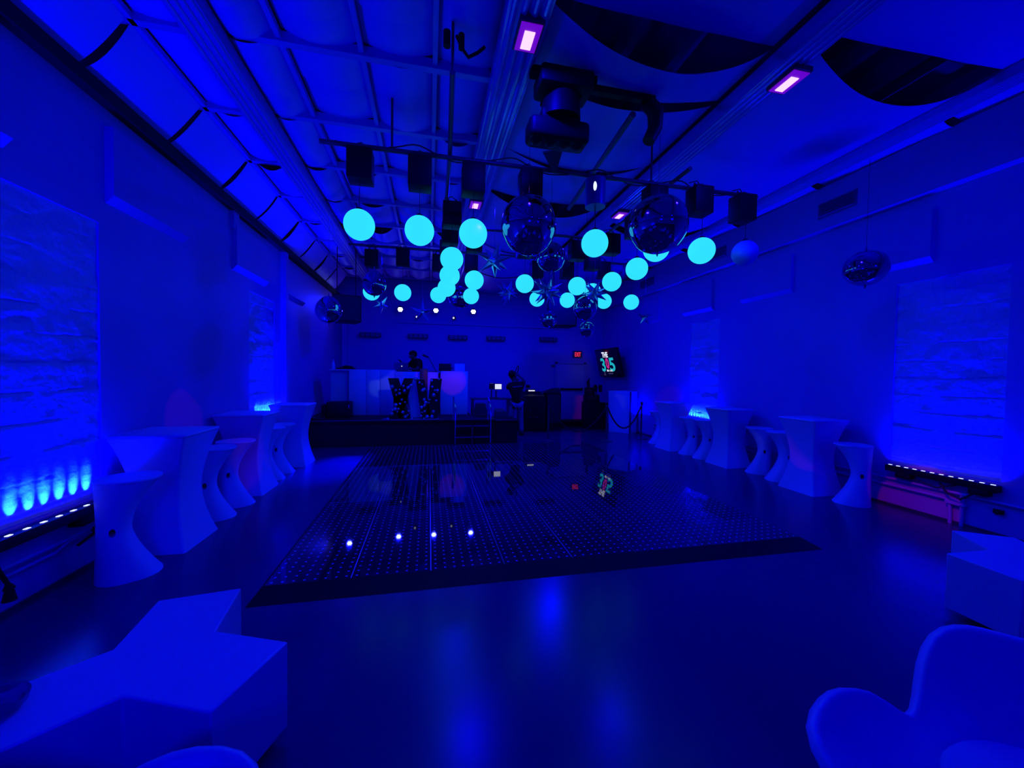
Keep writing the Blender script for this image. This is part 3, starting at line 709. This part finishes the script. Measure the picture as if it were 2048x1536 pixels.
t = thing('microphone_stand', 'thin microphone on a slanted boom to the right of the person at the booth', 'microphone', (.2, 10.75, 1.7))
B().tube([(.2, 10.75, 1.71), (.08, 10.75, 1.95), (-.02, 10.75, 2.12)], .009).obj('boom', BLACK, t)
B().cyl((-.02, 10.75, 2.12), (-.17, 10.75, 2.18), .022, .03).obj('microphone', BLACK, t)
B().box((.2, 10.75, 1.72), (.08, .08, .02)).obj('base', BLACK, t)

# letters XV with chrome balloons
def letter(nm, lab, polys, pts):
    t = thing('letter_sign', lab, 'letter', (pts[0][0], 9.4, .6), group='balloon letters at the stage front')
    b = B()
    for p in polys: b.prism(p, 9.33, 9.47)
    b.obj('letter_board', CLOTH, t, smooth=0)
    rr = random.Random(len(pts))
    for k, (x, z) in enumerate(pts):
        r = (.05, .034, .026, .042)[k % 4]
        y = 9.33 - r * .8
        q = B().sph((x, y, z), r, 16).cyl((x, y - r * .9, z - r * .5), (x, y - r * 1.15, z - r * .8), r * .12, r * .2, 6).obj('balloon', BALLOON, t)
px = lambda u, v: (-.98 + (u - 770) * .01213, 1.56 - (v - 757) * .01213)   # metres on the stage front plane
X1 = [px(774, 757), px(793, 757), px(818, 843), px(797, 843)]; X2 = [px(804, 757), px(821, 757), px(797, 843), px(773, 843)]
V1 = [px(826, 759), px(842, 759), px(853, 822), px(858, 843), px(838, 843)]; V2 = [px(854, 757), px(876, 757), px(866, 843), px(846, 843), px(848, 815)]
letter('x', 'black letter X covered with chrome balloons at the front of the stage', [X1, X2, [px(785, 788), px(811, 788), px(812, 808), px(784, 808)]],
       [px(*p) for p in [(782, 773), (789, 780), (796, 779), (805, 781), (812, 775), (803, 772), (790, 789), (796, 786), (789, 808), (797, 806), (806, 803), (783, 818), (788, 816), (794, 816), (792, 821), (802, 822), (782, 825), (813, 820), (811, 828), (807, 831), (775, 836), (770, 842), (795, 838), (819, 835), (817, 771), (800, 798)]])
letter('v', 'black letter V covered with chrome balloons at the front of the stage', [V1, V2],
       [px(*p) for p in [(826, 758), (833, 765), (838, 768), (842, 778), (839, 780), (857, 773), (862, 780), (867, 780), (860, 789), (856, 761), (870, 758), (842, 798), (845, 804), (852, 798), (851, 804), (843, 809), (837, 813), (843, 821), (838, 823), (836, 830), (848, 831), (842, 835), (853, 836), (860, 821), (857, 831), (865, 800), (867, 783), (870, 841), (862, 842)]])
tag(B().box((-.4, 9.33, .605), (1.3, .26, .02), bevel=.004).obj('letter_platform', DIM), 'thin silver base plate under the balloon letters', 'base plate')
tag(B().box((-.13, 10.12, 1.2), (.2, .16, 1.2), bevel=.01).obj('speaker_column', DARK), 'dark narrow column standing behind the letter V before the booth', 'speaker')
tag(B().loft([[(-.42, 9.56, .61), (-.16, 9.56, .61), (-.16, 9.6, .61), (-.42, 9.6, .61)], [(-.47, 9.57, 1.2), (-.19, 9.57, 1.2), (-.19, 9.6, 1.2), (-.47, 9.6, 1.2)], [(-.36, 9.58, 1.56), (-.22, 9.58, 1.56), (-.22, 9.6, 1.56), (-.36, 9.6, 1.56)]]).obj('added_gap_panel', WHITE), 'narrow white panel added to brighten the gap between the letters X and V', 'panel')  # panel put in so the gap between the letters reads bright

# things on and around the stage
t = thing('road_case', 'dark road case with silver corner on the left end of the stage', 'case', (-2.1, 9.9, .6))
B().box((-2.1, 9.95, .79), (.52, .4, .36), bevel=.01).obj('body', BLACK, t)
B().box((-1.86, 9.745, .87), (.03, .012, .08)).obj('latch', DIM, t)
B().box((-2.42, 9.9, .76), (.1, .3, .3), bevel=.02).obj('handle_panel', BLACK, t)
tag(B().tube([(-2.75, 9.45, .62), (-2.6, 9.35, .66), (-2.5, 9.4, .62), (-2.38, 9.5, .7), (-2.3, 9.42, .62), (-2.45, 9.33, .62), (-2.7, 9.5, .63)], .02).sph((-2.62, 9.5, .63), .07, 12, (1.4, 1, .5)).obj('cable_pile', RUBBER), 'heap of black cables on the left corner of the stage', 'cables')
tag(B().loft([[(1.13, 9.75, .6), (1.5, 9.75, .6), (1.5, 10.05, .6), (1.13, 10.05, .6)], [(1.2, 9.8, .93), (1.43, 9.8, .93), (1.43, 10.05, .93), (1.2, 10.05, .93)]]).obj('monitor_wedge', GRILLE, bevel=.01), 'black stage monitor wedge beside the handrail on the stage', 'speaker')
tag(B().loft([[(1.62, 9.55, .58), (2.08, 9.55, .58), (2.05, 9.85, .58), (1.65, 9.85, .58)], [(1.66, 9.6, .74), (1.92, 9.6, .74), (1.9, 9.85, .8), (1.68, 9.85, .8)]]).obj('monitor_wedge', GRILLE, bevel=.01), 'low black monitor wedge on the right corner of the stage', 'speaker')
t = thing('equipment_desk', 'slim dark desk behind the stage corner holding two screens', 'desk', (1.75, 10.95, 0))
B().box((1.74, 10.95, .98), (1.14, .4, .04), bevel=.005).obj('desk_top', DARK, t)
for x in (1.22, 2.27): B().box((x, 10.95, .48), (.05, .36, .96)).obj('leg', DARK, t)
t = thing('bright_screen', 'small bright white screen on a pole above the desk', 'screen', (2.0, 10.9, 1.0))
B().box((1.94, 10.9, 1.33), (.22, .02, .17), bevel=.003).box((1.89, 10.9, 1.11), (.03, .03, .22)).box((1.89, 10.9, 1.01), (.14, .1, .015)).obj('stand', BLACK, t)
B().box((1.95, 10.887, 1.33), (.19, .004, .145)).obj('lit_panel', WHITEPX, t)
t = thing('dark_screen', 'small dark screen beside the bright white one on the desk', 'screen', (1.77, 10.9, 1.0))
B().box((1.76, 10.93, 1.34), (.13, .03, .17), bevel=.003).box((1.76, 10.93, 1.12), (.03, .03, .25)).box((1.76, 10.93, 1.007), (.12, .09, .012)).obj('casing', BLACK, t)
B().box((1.76, 10.912, 1.415), (.1, .003, .012)).obj('status_bar', GREYPX, t)
t = thing('mixing_desk', 'sound mixing console with a lit display on a black road case', 'mixer', (3.05, 11.2, 1.0))
B().loft([[(2.7, 11.0, 1.001), (3.42, 11.0, 1.001), (3.42, 11.5, 1.001), (2.7, 11.5, 1.001)], [(2.74, 11.02, 1.05), (3.38, 11.02, 1.05), (3.38, 11.5, 1.17), (2.74, 11.5, 1.17)]]).obj('console', BLACK, t)
B().box((3.02, 11.3, 1.2), (.3, .03, .08), Matrix.Rotation(-.3, 3, 'X')).obj('display_hood', BLACK, t)
B().box((3.05, 11.275, 1.2), (.2, .006, .035), Matrix.Rotation(-.3, 3, 'X')).obj('display', WHITEPX, t)
b = B()
for k in range(14): b.box((2.78 + k * .045, 11.06 + .0, 1.065), (.012, .012, .02))
b.obj('fader', GREYPX, t, smooth=0)
t = thing('road_case', 'tall black road case under the mixing console', 'case', (3.05, 11.25, 0))
B().box((3.05, 11.28, .5), (.76, .55, 1.0), bevel=.01).obj('body', BLACK, t)
for x, z in ((2.95, .62), (2.96, .42), (3.16, .42)): B().box((x, 11.0, z), (.06, .012, .02)).obj('latch', DIM, t)
t = thing('loudspeaker', 'tall black loudspeaker right of the mixing console', 'speaker', (3.7, 11.3, 0))
B().box((3.72, 11.35, .62), (.46, .45, 1.04), bevel=.015).obj('cabinet', BLACK, t); B().box((3.72, 11.12, .66), (.4, .02, .86), bevel=.01).obj('grille', GRILLE, t)
B().box((3.72, 11.35, .05), (.5, .5, .1)).obj('plinth', BLACK, t)
tag(B().loft([[(3.4, 11.2, 1.14), (3.96, 11.2, 1.14), (3.96, 11.55, 1.14), (3.4, 11.55, 1.14)], [(3.66, 11.25, 1.28), (3.95, 11.25, 1.28), (3.95, 11.5, 1.28), (3.6, 11.5, 1.2)]]).obj('monitor_wedge', GRILLE, bevel=.01), 'black sloped box lying on top of the tall loudspeaker', 'speaker')
tag(B().box((4.0, 12.2, .09), (2.4, .5, .18), bevel=.01).obj('low_platform', BLACK), 'low black platform along the foot of the back wall before the door', 'platform')
# black stack before the cabinet
tag(B().loft([[(4.85, 11.2, 0), (5.48, 11.2, 0), (5.48, 11.7, 0), (4.85, 11.7, 0)], [(4.85, 11.2, .84), (5.46, 11.2, .84), (5.46, 11.7, .84), (4.85, 11.7, .84)]]).box((5.05, 11.4, .95), (.4, .4, .26), bevel=.02).box((4.99, 11.4, 1.18), (.24, .3, .26), bevel=.02).obj('equipment_stack', BLACK, bevel=.01), 'stepped pile of black equipment cases in the right back corner', 'cases')
tag(B().cyl((4.95, 11.4, 1.3), (4.96, 11.4, 1.6), .05, .02, 10).sph((4.93, 11.4, 1.45), .05, 10, (1, 1, 1.8)).obj('rolled_cloth', CLOTH), 'slim rolled black cloth standing on top of the equipment pile', 'cloth')
t = thing('light_stand', 'thin black stand with two small lamp heads behind the rope posts', 'light stand', (5.48, 11.95, 0))
B().cyl((5.48, 11.95, 0), (5.48, 11.95, 1.3), .016).obj('pole', BLACK, t)
B().cyl((5.48, 11.95, 0), (5.48, 11.95, .03), .16).obj('base', BLACK, t)
B().box((5.48, 11.95, 1.3), (.24, .03, .03)).obj('crossbar', BLACK, t)
for x in (5.42, 5.6): B().box((x, 11.93, 1.26), (.1, .1, .24), bevel=.02).obj('lamp_head', BLACK, t)
t = thing('white_cabinet', 'white upright cabinet standing under the wall television', 'cabinet', (5.72, 10.5, 0))
R = Matrix.Rotation(0, 3, 'Z')
B().loft([[(5.33, 10.72, 0), (5.72, 10.22, 0), (6.08, 10.4, 0), (6.08, 11.0, 0)], [(5.3, 10.72, 1.24), (5.7, 10.22, 1.24), (6.08, 10.4, 1.24), (6.08, 11.0, 1.24)]]).obj('body', WHITE2, t, smooth=0, bevel=.006)
B().box((5.77, 10.24, .62), (.05, .02, 1.2), Matrix.Rotation(.46, 3, 'Z')).obj('side_strip', DARK, t, smooth=0)

# television
c = Vector((5.84, 11.83, 2.12)); tl = math.radians(15)
xa = Vector((0, -1, 0)); ya = Vector((-math.sin(tl), 0, math.cos(tl))); M = frame_matrix((0, 0, 0), xa, ya)
t = thing('television', 'flat television tilted on the right wall showing a colourful 305 logo', 'television', c)
def tv(nm, cx, cy, w, h, dz, th, m): 
    o = B().box((cx, cy, dz), (w, h, th), bevel=.004).obj(nm, m, t, local=True); o.data.transform(M); return o
tv('casing', 0, 0, 1.64, .96, 0, .05, BLACK); tv('screen', 0, 0, 1.58, .9, .027, .004, SCREEN)
B().box((.13, 0, .0), (.26, .3, .2)).obj('wall_bracket', BLACK, t, local=True)
def logo(body, m, x, y, size, sx, bold=.0, rot=0):
    o = text_mesh('logo_lettering', body, m, t, M @ Matrix.Translation((x, y, .031)) @ Matrix.Rotation(rot, 4, 'Z'), size=size, sx=sx, bold=bold, ext=.001)
    return o
logo('THE', WHITEPX, -.12, .2, .24, .95, .012, -.02)
logo('3', TEAL, -.38, -.27, .62, 1.15, .016); logo('5', TEAL, .26, -.27, .62, 1.35, .016); logo('0', PINK, -.06, -.17, .46, .95, .022)
def blot(pts, m, nm='logo_mark'):
    b = B(); b.loft([[(x, y, .03) for x, y in pts], [(x, y, .033) for x, y in pts]]); o = b.obj(nm, m, t, local=True, smooth=0); o.data.transform(M)
for x0, x1 in ((-.2, -.1), (-.085, -.03), (0.02, .06), (.085, .13), (.14, .2)): blot([(x0, -.29), (x1, -.29), (x1 - .015, -.225), (x0 + .02, -.225)], WHITEPX)
blot([(-.42, -.42), (-.34, -.43), (-.37, -.3), (-.44, -.3)], GREYPX); blot([(-.5, -.42), (-.46, -.42), (-.46, -.39), (-.5, -.39)], GREYPX)
blot([(-.12, -.38), (.2, -.38), (.2, -.34), (-.12, -.34)], GREYPX)

# rope posts
def make_post(lab, x, y):
    t = thing('rope_post', lab, 'rope post', (x, y, 0), group='rope posts by the back corner')
    B().lathe([(.001, 0), (.16, 0), (.16, .012), (.05, .035), (.022, .05), (.022, .9), (.034, .91), (.034, .93), (.02, .94), (.001, .945)], 24, (x, y, 0)).obj('post', DARK, t)
    B().sph((x, y, .965), .036, 16).obj('finial', BLACK, t)
make_post('slim rope post in front of the tall loudspeaker', 2.99, 9.37); make_post('rope post beside the white cabinet, before the black equipment pile', 4.5, 9.17); make_post('rope post nearest the right wall', 5.64, 9.42)
def rope(lab, a, b, sag):
    a = Vector(a); b = Vector(b); pts = []
    for k in range(21):
        u = k / 20; p = a.lerp(b, u); p.z -= sag * 4 * u * (1 - u); pts.append(p)
    tag(B().tube(pts, .02, 10).obj('barrier_rope', CLOTH), lab, 'rope', 'sagging ropes between the posts')
rope('black rope sagging between the two right rope posts', (4.52, 9.17, .87), (5.62, 9.42, .87), .56)
rope('black rope sagging between the left and middle rope posts', (3.01, 9.37, .87), (4.48, 9.17, .87), .62)

# hung speakers and wall fittings
def speaker(lab, x0, x1, y, z0, z1, rz):
    t = thing('hung_speaker', lab, 'speaker', ((x0 + x1) / 2, y, z0), rz, group='black speakers hung under the ceiling')
    w = x1 - x0; h = z1 - z0
    B().loft([[(-w / 2, -.2, 0), (w / 2, -.2, 0), (w * .36, .3, 0), (-w * .36, .3, 0)], [(-w / 2, -.24, h), (w / 2, -.24, h), (w * .36, .3, h), (-w * .36, .3, h)]]).obj('cabinet', BLACK, t, local=True, bevel=.01)
    B().box((0, -.23, h / 2), (w * .92, .02, h * .92), Matrix.Rotation(.06, 3, 'X')).obj('grille', GRILLE, t, local=True)
    for s in (-.2, .2): B().cyl((s, 0, h), (s, 0, 4.6 - z0), .01, n=6).obj('hanger', BLACK, t, local=True)
speaker('large black speaker hung at the back left behind a mirror balloon', -2.2, -1.58, 9.6, 2.84, 3.44, .25)
speaker('large black speaker hung at the back right above a small mirror balloon', 3.05, 3.85, 9.9, 2.98, 3.85, -.15)
blx = [(-1.81, 2.86, 'leftmost of the five'), (-.35, 2.87, 'second from the left of the five'), (.92, 2.87, 'third of the five'), (2.19, 2.88, 'fourth of the five'), (4.03, 2.91, 'rightmost of the five')]
bl = None
for x, z, lab in blx:
    if bl is None:
        bl = thing('blinder_bar', '', 'stage light', (x, YB - .1, z), group='dark lamp bars on the back wall')
        B().box((0, 0, 0), (.64, .1, .15), bevel=.03).obj('housing', DARK, bl, local=True)
        for k in range(4): B().cyl((-.22 + k * .147, -.045, 0), (-.22 + k * .147, -.062, 0), .055, .06, 16).obj('lens', VENT, bl, local=True)
        B().box((0, .06, 0), (.1, .08, .06)).obj('bracket', BLACK, bl, local=True); bl['label'] = 'dark unlit four-lamp bar on the back wall, ' + lab
    else: dup(bl, (x, YB - .1, z), 0, 'dark unlit four-lamp bar on the back wall, ' + lab)
def par(lab, x, z):
    y = YB - .28; t = thing('par_light', lab, 'stage light', (x, y, z), group='bright lamps on the back wall')
    B().cyl((x, y + .18, z + .02), (x, y, z), .07, .1, 20, cap=True).obj('can', BLACK, t)
    b = B()
    for k in range(7):
        a = k * PI / 3; d = (0, 0) if k == 6 else (.048 * math.cos(a), .048 * math.sin(a))
        b.cyl((x + d[0], y + .001, z + d[1]), (x + d[0], y - .006, z + d[1]), .03, n=12)
    b.obj('lens', PAR, t, smooth=0)
    B().box((x, y + .2, z + .03), (.05, .16, .05)).obj('bracket', BLACK, t)
    L = bpy.data.lights.new('beam', 'SPOT'); L.energy = 160; L.color = (0, 0, 1); L.spot_size = math.radians(75); L.spot_blend = .9; L.shadow_soft_size = .08
    o = bpy.data.objects.new('beam', L); C.objects.link(o); o.location = (x, y - .02, z)
    o.rotation_euler = Vector((0, -1, -.55)).to_track_quat('-Z', 'Y').to_euler()
for x, z, lab in ((-2.37, 3.78, 'bright white lamp on the back wall hidden behind the left black speaker'), (-.9, 3.68, 'bright white lamp on the back wall, leftmost of three in view'), (.2, 3.7, 'bright white lamp on the back wall, middle of three in view'), (1.4, 3.72, 'bright white lamp on the back wall, rightmost of three in view')): par(lab, x, z)
for x, z, lab in ((-.38, 3.48, 'pinpoint white lamp on the back wall between the left and middle bright lamps'), (.79, 3.5, 'pinpoint white lamp on the back wall between the middle and right bright lamps')):
    t = thing('pin_spot', lab, 'stage light', (x, YB - .1, z), group='tiny lamps on the back wall')
    B().cyl((x, YB - .01, z), (x, YB - .16, z), .05, .06).obj('can', BLACK, t); B().cyl((x - .02, YB - .16, z), (x - .02, YB - .166, z), .032).obj('lens', WHITEPX, t)

for p, q, e in (((-2.5, 8.7, .25), (-.6, 7.2, 4.6), 260), ((3.6, 10.6, .25), (1.6, 8.2, 4.6), 200)):     # unseen uplights added by the stage to brighten the far ceiling
    L = bpy.data.lights.new('fill_uplight', 'SPOT'); L.energy = e; L.color = (0, 0, 1); L.spot_size = math.radians(95); L.spot_blend = 1; L.shadow_soft_size = .15
    o = bpy.data.objects.new('fill_uplight', L); C.objects.link(o); o.location = p; o.rotation_euler = (Vector(q) - Vector(p)).to_track_quat('-Z', 'Y').to_euler()
L = bpy.data.lights.new('beam', 'SPOT'); L.energy = 16000; L.color = (0, 0, 1); L.spot_size = math.radians(13); L.spot_blend = 1; L.shadow_soft_size = .08
o = bpy.data.objects.new('beam', L); C.objects.link(o); o.location = (-.9, 12.5, 3.68); o.rotation_euler = (Vector((-1.6, 7.3, 0)) - Vector(o.location)).to_track_quat('-Z', 'Y').to_euler()

# ------------------------------------------------------------------ people
def skin(name, m, parent, chains, root=0, lv=2):
    vs = []; es = []; rs = []; idx = {}
    def V(p, r):
        k = tuple(round(c, 4) for c in p)
        if k not in idx: idx[k] = len(vs); vs.append(p); rs.append(r)
        return idx[k]
    for ch in chains:
        ids = [V(p, r) for p, r in ch]
        es += [(a, b) for a, b in zip(ids, ids[1:]) if a != b]
    me = bpy.data.meshes.new(name); me.from_pydata(vs, es, []); me.materials.append(m)
    o = bpy.data.objects.new(name, me); C.objects.link(o); o.parent = parent
    md = o.modifiers.new('skin', 'SKIN'); md.use_smooth_shade = True
    for i, d in enumerate(me.skin_vertices[0].data):
        r = rs[i]; d.radius = r if isinstance(r, tuple) else (r, r); d.use_root = (i == root)
    s = o.modifiers.new('sub', 'SUBSURF'); s.levels = lv; s.render_levels = lv
    return o
def hand(w, e, curl=(0, 0, 0), spread=(1, 0, 0)):
    w = Vector(w); d = (w - Vector(e)).normalized(); s = Vector(spread); s = (s - d * s.dot(d)).normalized(); cu = Vector(curl)
    palm = w + d * .06; ch = [[(tuple(w), .024), (tuple(palm), (.036, .022))]]
    for k, (o, ln) in enumerate(((-.03, .055), (-.01, .07), (.01, .065), (.03, .05))):
        a = palm + s * o + d * .02; b2 = a + d * ln * .6 + cu * .015; c2 = b2 + d * ln * .3 + cu * .035
        ch.append([(tuple(palm), (.036, .022)), (tuple(a), .011), (tuple(b2), .009), (tuple(c2), .008)])
    th = w + d * .02 - s * .03; ch.append([(tuple(w), .024), (tuple(th), .012), (tuple(th - s * .02 + d * .035 + cu * .02), .009)])
    return ch
def person(lab, loc, rz, J, jeans, shirt, hairm, prints=True):
    t = thing('person', lab, 'person', loc, rz)
    P = J
    tor = [(P['pelvis'], (.15, .1)), (P['waist'], (.135, .095)), (P['chest'], (.165, .11)), (P['collar'], (.1, .08)), (P['neck'], .052), (P['head0'], .062), (P['head1'], (.082, .098)), (P['head2'], (.07, .085))]
    ch = [tor]
    for s in 'LR':
        ch.append([(P['chest'], (.165, .11)), (P['sh' + s], .062), (P['el' + s], .042), (P['wr' + s], .027)])
        ch += hand(P['wr' + s], P['el' + s], P.get('curl' + s, (0, .5, 0)))
        ch.append([(P['pelvis'], (.15, .1)), (P['hip' + s], .09), (P['kn' + s], .058), (P['an' + s], .042), (P['an' + s][:2] + (.03,), .045)])
        a = P['an' + s]; f = Vector(P.get('toe', (0, .18, 0))); ch[-1].append(((a[0] + f.x, a[1] + f.y, .03), .035))
    h = Vector(P['head1']); fd = Vector(P['face'])
    side = fd.cross(Vector((0, 0, 1))).normalized()
    ch.append([(P['head1'], (.082, .098)), (tuple(h + fd * .1), .016), (tuple(h + fd * .118 + Vector((0, 0, -.02))), .012)])
    for s in (-1, 1): ch.append([(P['head1'], (.082, .098)), (tuple(h + side * .085 * s), .02), (tuple(h + side * .1 * s + Vector((0, 0, .01))), .015)])
    skin('body', SKIN, t, ch)
    hc = h + Vector((0, 0, .035)) - fd * .02
    b = B(); b.sph((0, 0, 0), .112, 24, (.9, 1.04, .95)); vv = [v for v in b.bm.verts if v.co.z < -.05 and v.co.y > -.02]; bmesh.ops.delete(b.bm, geom=vv, context='VERTS')
    o = b.obj('hair', hairm, t, local=True); o.location = hc; o.rotation_euler.z = math.atan2(-fd.x, fd.y)
    for s in (-1, 1):
        B().sph(tuple(h + fd * .088 + side * .032 * s + Vector((0, 0, .015))), .012, 10).obj('eye', WHITE2, t, local=True)
    B().box(tuple(h + fd * .088 + Vector((0, 0, -.055))), (.045, .02, .008), Matrix.Rotation(math.atan2(-fd.x, fd.y), 3, 'Z')).obj('mouth', HAIR, t, local=True)
    w = Vector(P['waist']); pe = Vector(P['pelvis'])
    sh = [[(tuple(pe - Vector((0, 0, .2))), (.195, .145)), (tuple(pe), (.182, .13)), (P['waist'], (.17, .125)), (P['chest'], (.19, .135)), (P['collar'], (.11, .09))]]
    for s in 'LR':
        a = Vector(P['sh' + s]); e = Vector(P['el' + s]); sh.append([(P['chest'], (.19, .135)), (tuple(a), .085), (tuple(a.lerp(e, .7)), .072)])
    skin('tshirt', shirt, t, sh, root=1)
    jn = []
    for s in 'LR': jn.append([(P['pelvis'], (.165, .12)), (P['hip' + s], .105), (P['kn' + s], .076), (P['an' + s], .064)])
    skin('jeans', jeans, t, jn)
    for s in 'LR':
        a = P['an' + s]; f = Vector(P.get('toe', (0, .18, 0)))
        B().box((a[0] + f.x * .35, a[1] + f.y * .35, .045), (.095, .27, .085), Matrix.Rotation(math.atan2(-f.x, f.y), 3, 'Z'), bevel=.03, seg=3).obj('shoe', BLACK, t, local=True)
    return t
J = dict(pelvis=(.0, 0, .93), waist=(-.01, .0, 1.1), chest=(-.02, .02, 1.32), collar=(-.04, .03, 1.46), neck=(-.07, .04, 1.52), head0=(-.095, .05, 1.58), head1=(-.12, .06, 1.66), head2=(-.13, .06, 1.73),
         shL=(-.2, .03, 1.38), elL=(-.2, .24, 1.28), wrL=(.0, .3, 1.45), shR=(.17, .03, 1.42), elR=(.27, .12, 1.5), wrR=(.14, .25, 1.64),
         hipL=(-.09, 0, .86), knL=(-.15, .03, .47), anL=(-.17, .02, .09), hipR=(.1, 0, .86), knR=(.14, .03, .47), anR=(.17, .0, .09), face=Vector((.35, .93, -.05)).normalized(), curlL=(.6, .2, .6), curlR=(-.7, .2, .4))
t = person('person seen from behind in a dark t-shirt and light jeans holding up a ring', (2.36, 10.32, 0), 0, J, JEANS, TSHIRT, HAIR)
B().box((0, -.118, 1.36), (.26, .006, .02), Matrix.Rotation(-.12, 3, 'Y')).sph((.01, -.116, 1.24), .06, 14, (1, .12, .6)).obj('shirt_print', PRINT, t, local=True)
t = thing('hand_ring', 'dark oval ring on a handle held up by the person in jeans', 'ring', (2.42, 10.58, 1.6))
pts = [(2.42 + .055 * math.cos(a) + .04 * math.sin(a), 10.58 + .1 * math.cos(a), 1.78 + .15 * math.sin(a)) for a in [2 * PI * k / 28 for k in range(29)]]
B().tube(pts, .014, 10).obj('ring', BLACK, t); B().tube([(2.40, 10.58, 1.63), (2.37, 10.57, 1.46)], .016, 10).obj('handle', BLACK, t)
J2 = dict(pelvis=(0, 0, .93), waist=(0, .02, 1.1), chest=(0, .05, 1.34), collar=(0, .09, 1.46), neck=(0, .12, 1.5), head0=(0, .15, 1.5), head1=(0, .17, 1.57), head2=(0, .17, 1.64),
          shL=(-.19, .06, 1.41), elL=(-.24, .14, 1.18), wrL=(-.12, .36, 1.2), shR=(.19, .06, 1.41), elR=(.26, .2, 1.22), wrR=(.16, .42, 1.38),
          hipL=(-.09, 0, .86), knL=(-.1, .03, .47), anL=(-.11, .0, .09), hipR=(.09, 0, .86), knR=(.1, .03, .47), anR=(.11, .0, .09), face=Vector((0, .96, -.28)).normalized(), curlL=(.3, .2, -.5), curlR=(-.3, .3, -.3))
person('person in dark clothes standing behind the booth, looking down to one side', (-.3, 11.08, .6), math.radians(118), J2, CLOTH, TSHIRT, HAIR)

# ------------------------------------------------------------------ coloured show beams
def spot(loc, tgt, e, col, deg, blend=.3, soft=.02):
    L = bpy.data.lights.new('show_beam', 'SPOT'); L.energy = e; L.color = col; L.spot_size = math.radians(deg); L.spot_blend = blend; L.shadow_soft_size = soft
    o = bpy.data.objects.new('show_beam', L); C.objects.link(o); o.location = loc
    o.rotation_euler = (Vector(tgt) - Vector(loc)).to_track_quat('-Z', 'Y').to_euler()
RED = (1, .02, .12); HX = (1.16, 3.5, 3.82)
spot(HX, (XL, 5.27, 1.08), 22, RED, 8)
spot(HX, (.62, 10.3, 1.5), 120, RED, 6)
spot(HX, (.0, 10.3, 1.55), 90, RED, 6)
spot(HX, (-1.0, 10.3, 1.6), 90, (.3, .05, .6), 6, .6)
spot(HX, (-1.2, 10.3, 1.35), 130, (.25, .75, .75), 4.5, .35)
spot(HX, (5.35, YB, .45), 330, RED, 5.5)
spot(HX, (XR, 9.0, 1.0), 50, RED, 7, .6)
spot((2.0, 2.2, 4.35), (XR, 3.68, .07), 190, RED, 8, .1)
spot(HX, (5.45, 4.6, .75), 35, RED, 7)
spot(HX, (-2.3, 5.6, .6), 25, RED, 8, .6)
spot(HX, (-2.25, 6.2, .7), 18, RED, 7, .6)
spot(HX, (5.5, 10.5, .9), 60, (.35, .6, .6), 3.5, .5)
spot(HX, (5.65, 5.75, .5), 25, (.4, .7, .7), 4, .5)

# ------------------------------------------------------------------ world, camera, view
w = bpy.data.worlds.new('night'); bpy.context.scene.world = w; w.use_nodes = True
w.node_tree.nodes['Background'].inputs[0].default_value = (0, 0, .02, 1)
yaw, pit, rol = (math.radians(v) for v in (12.2, 1.5, .85))
F = Vector((math.sin(yaw) * math.cos(pit), math.cos(yaw) * math.cos(pit), -math.sin(pit)))
R0 = Vector((math.cos(yaw), -math.sin(yaw), 0)); D0 = F.cross(R0)
Rv = R0 * math.cos(rol) - D0 * math.sin(rol); Dv = R0 * math.sin(rol) + D0 * math.cos(rol)
cam = bpy.data.cameras.new('camera'); co = bpy.data.objects.new('camera', cam); C.objects.link(co)
U = -Dv; Bk = -F
co.matrix_world = Matrix(((Rv.x, U.x, Bk.x, 0), (Rv.y, U.y, Bk.y, 0), (Rv.z, U.z, Bk.z, 1.7), (0, 0, 0, 1)))
cam.sensor_width = 36; cam.lens = 769 / 2048 * 36; cam.clip_start = .02
sc = bpy.context.scene; sc.camera = co
sc.view_settings.view_transform = 'Standard'; sc.view_settings.look = 'None'; sc.view_settings.gamma = 1; sc.view_settings.exposure = 0
sc.view_settings.use_curve_mapping = False
cy = sc.cycles; cy.use_denoising = True; cy.max_bounces = 8; cy.diffuse_bounces = 4; cy.glossy_bounces = 4; cy.sample_clamp_indirect = 4
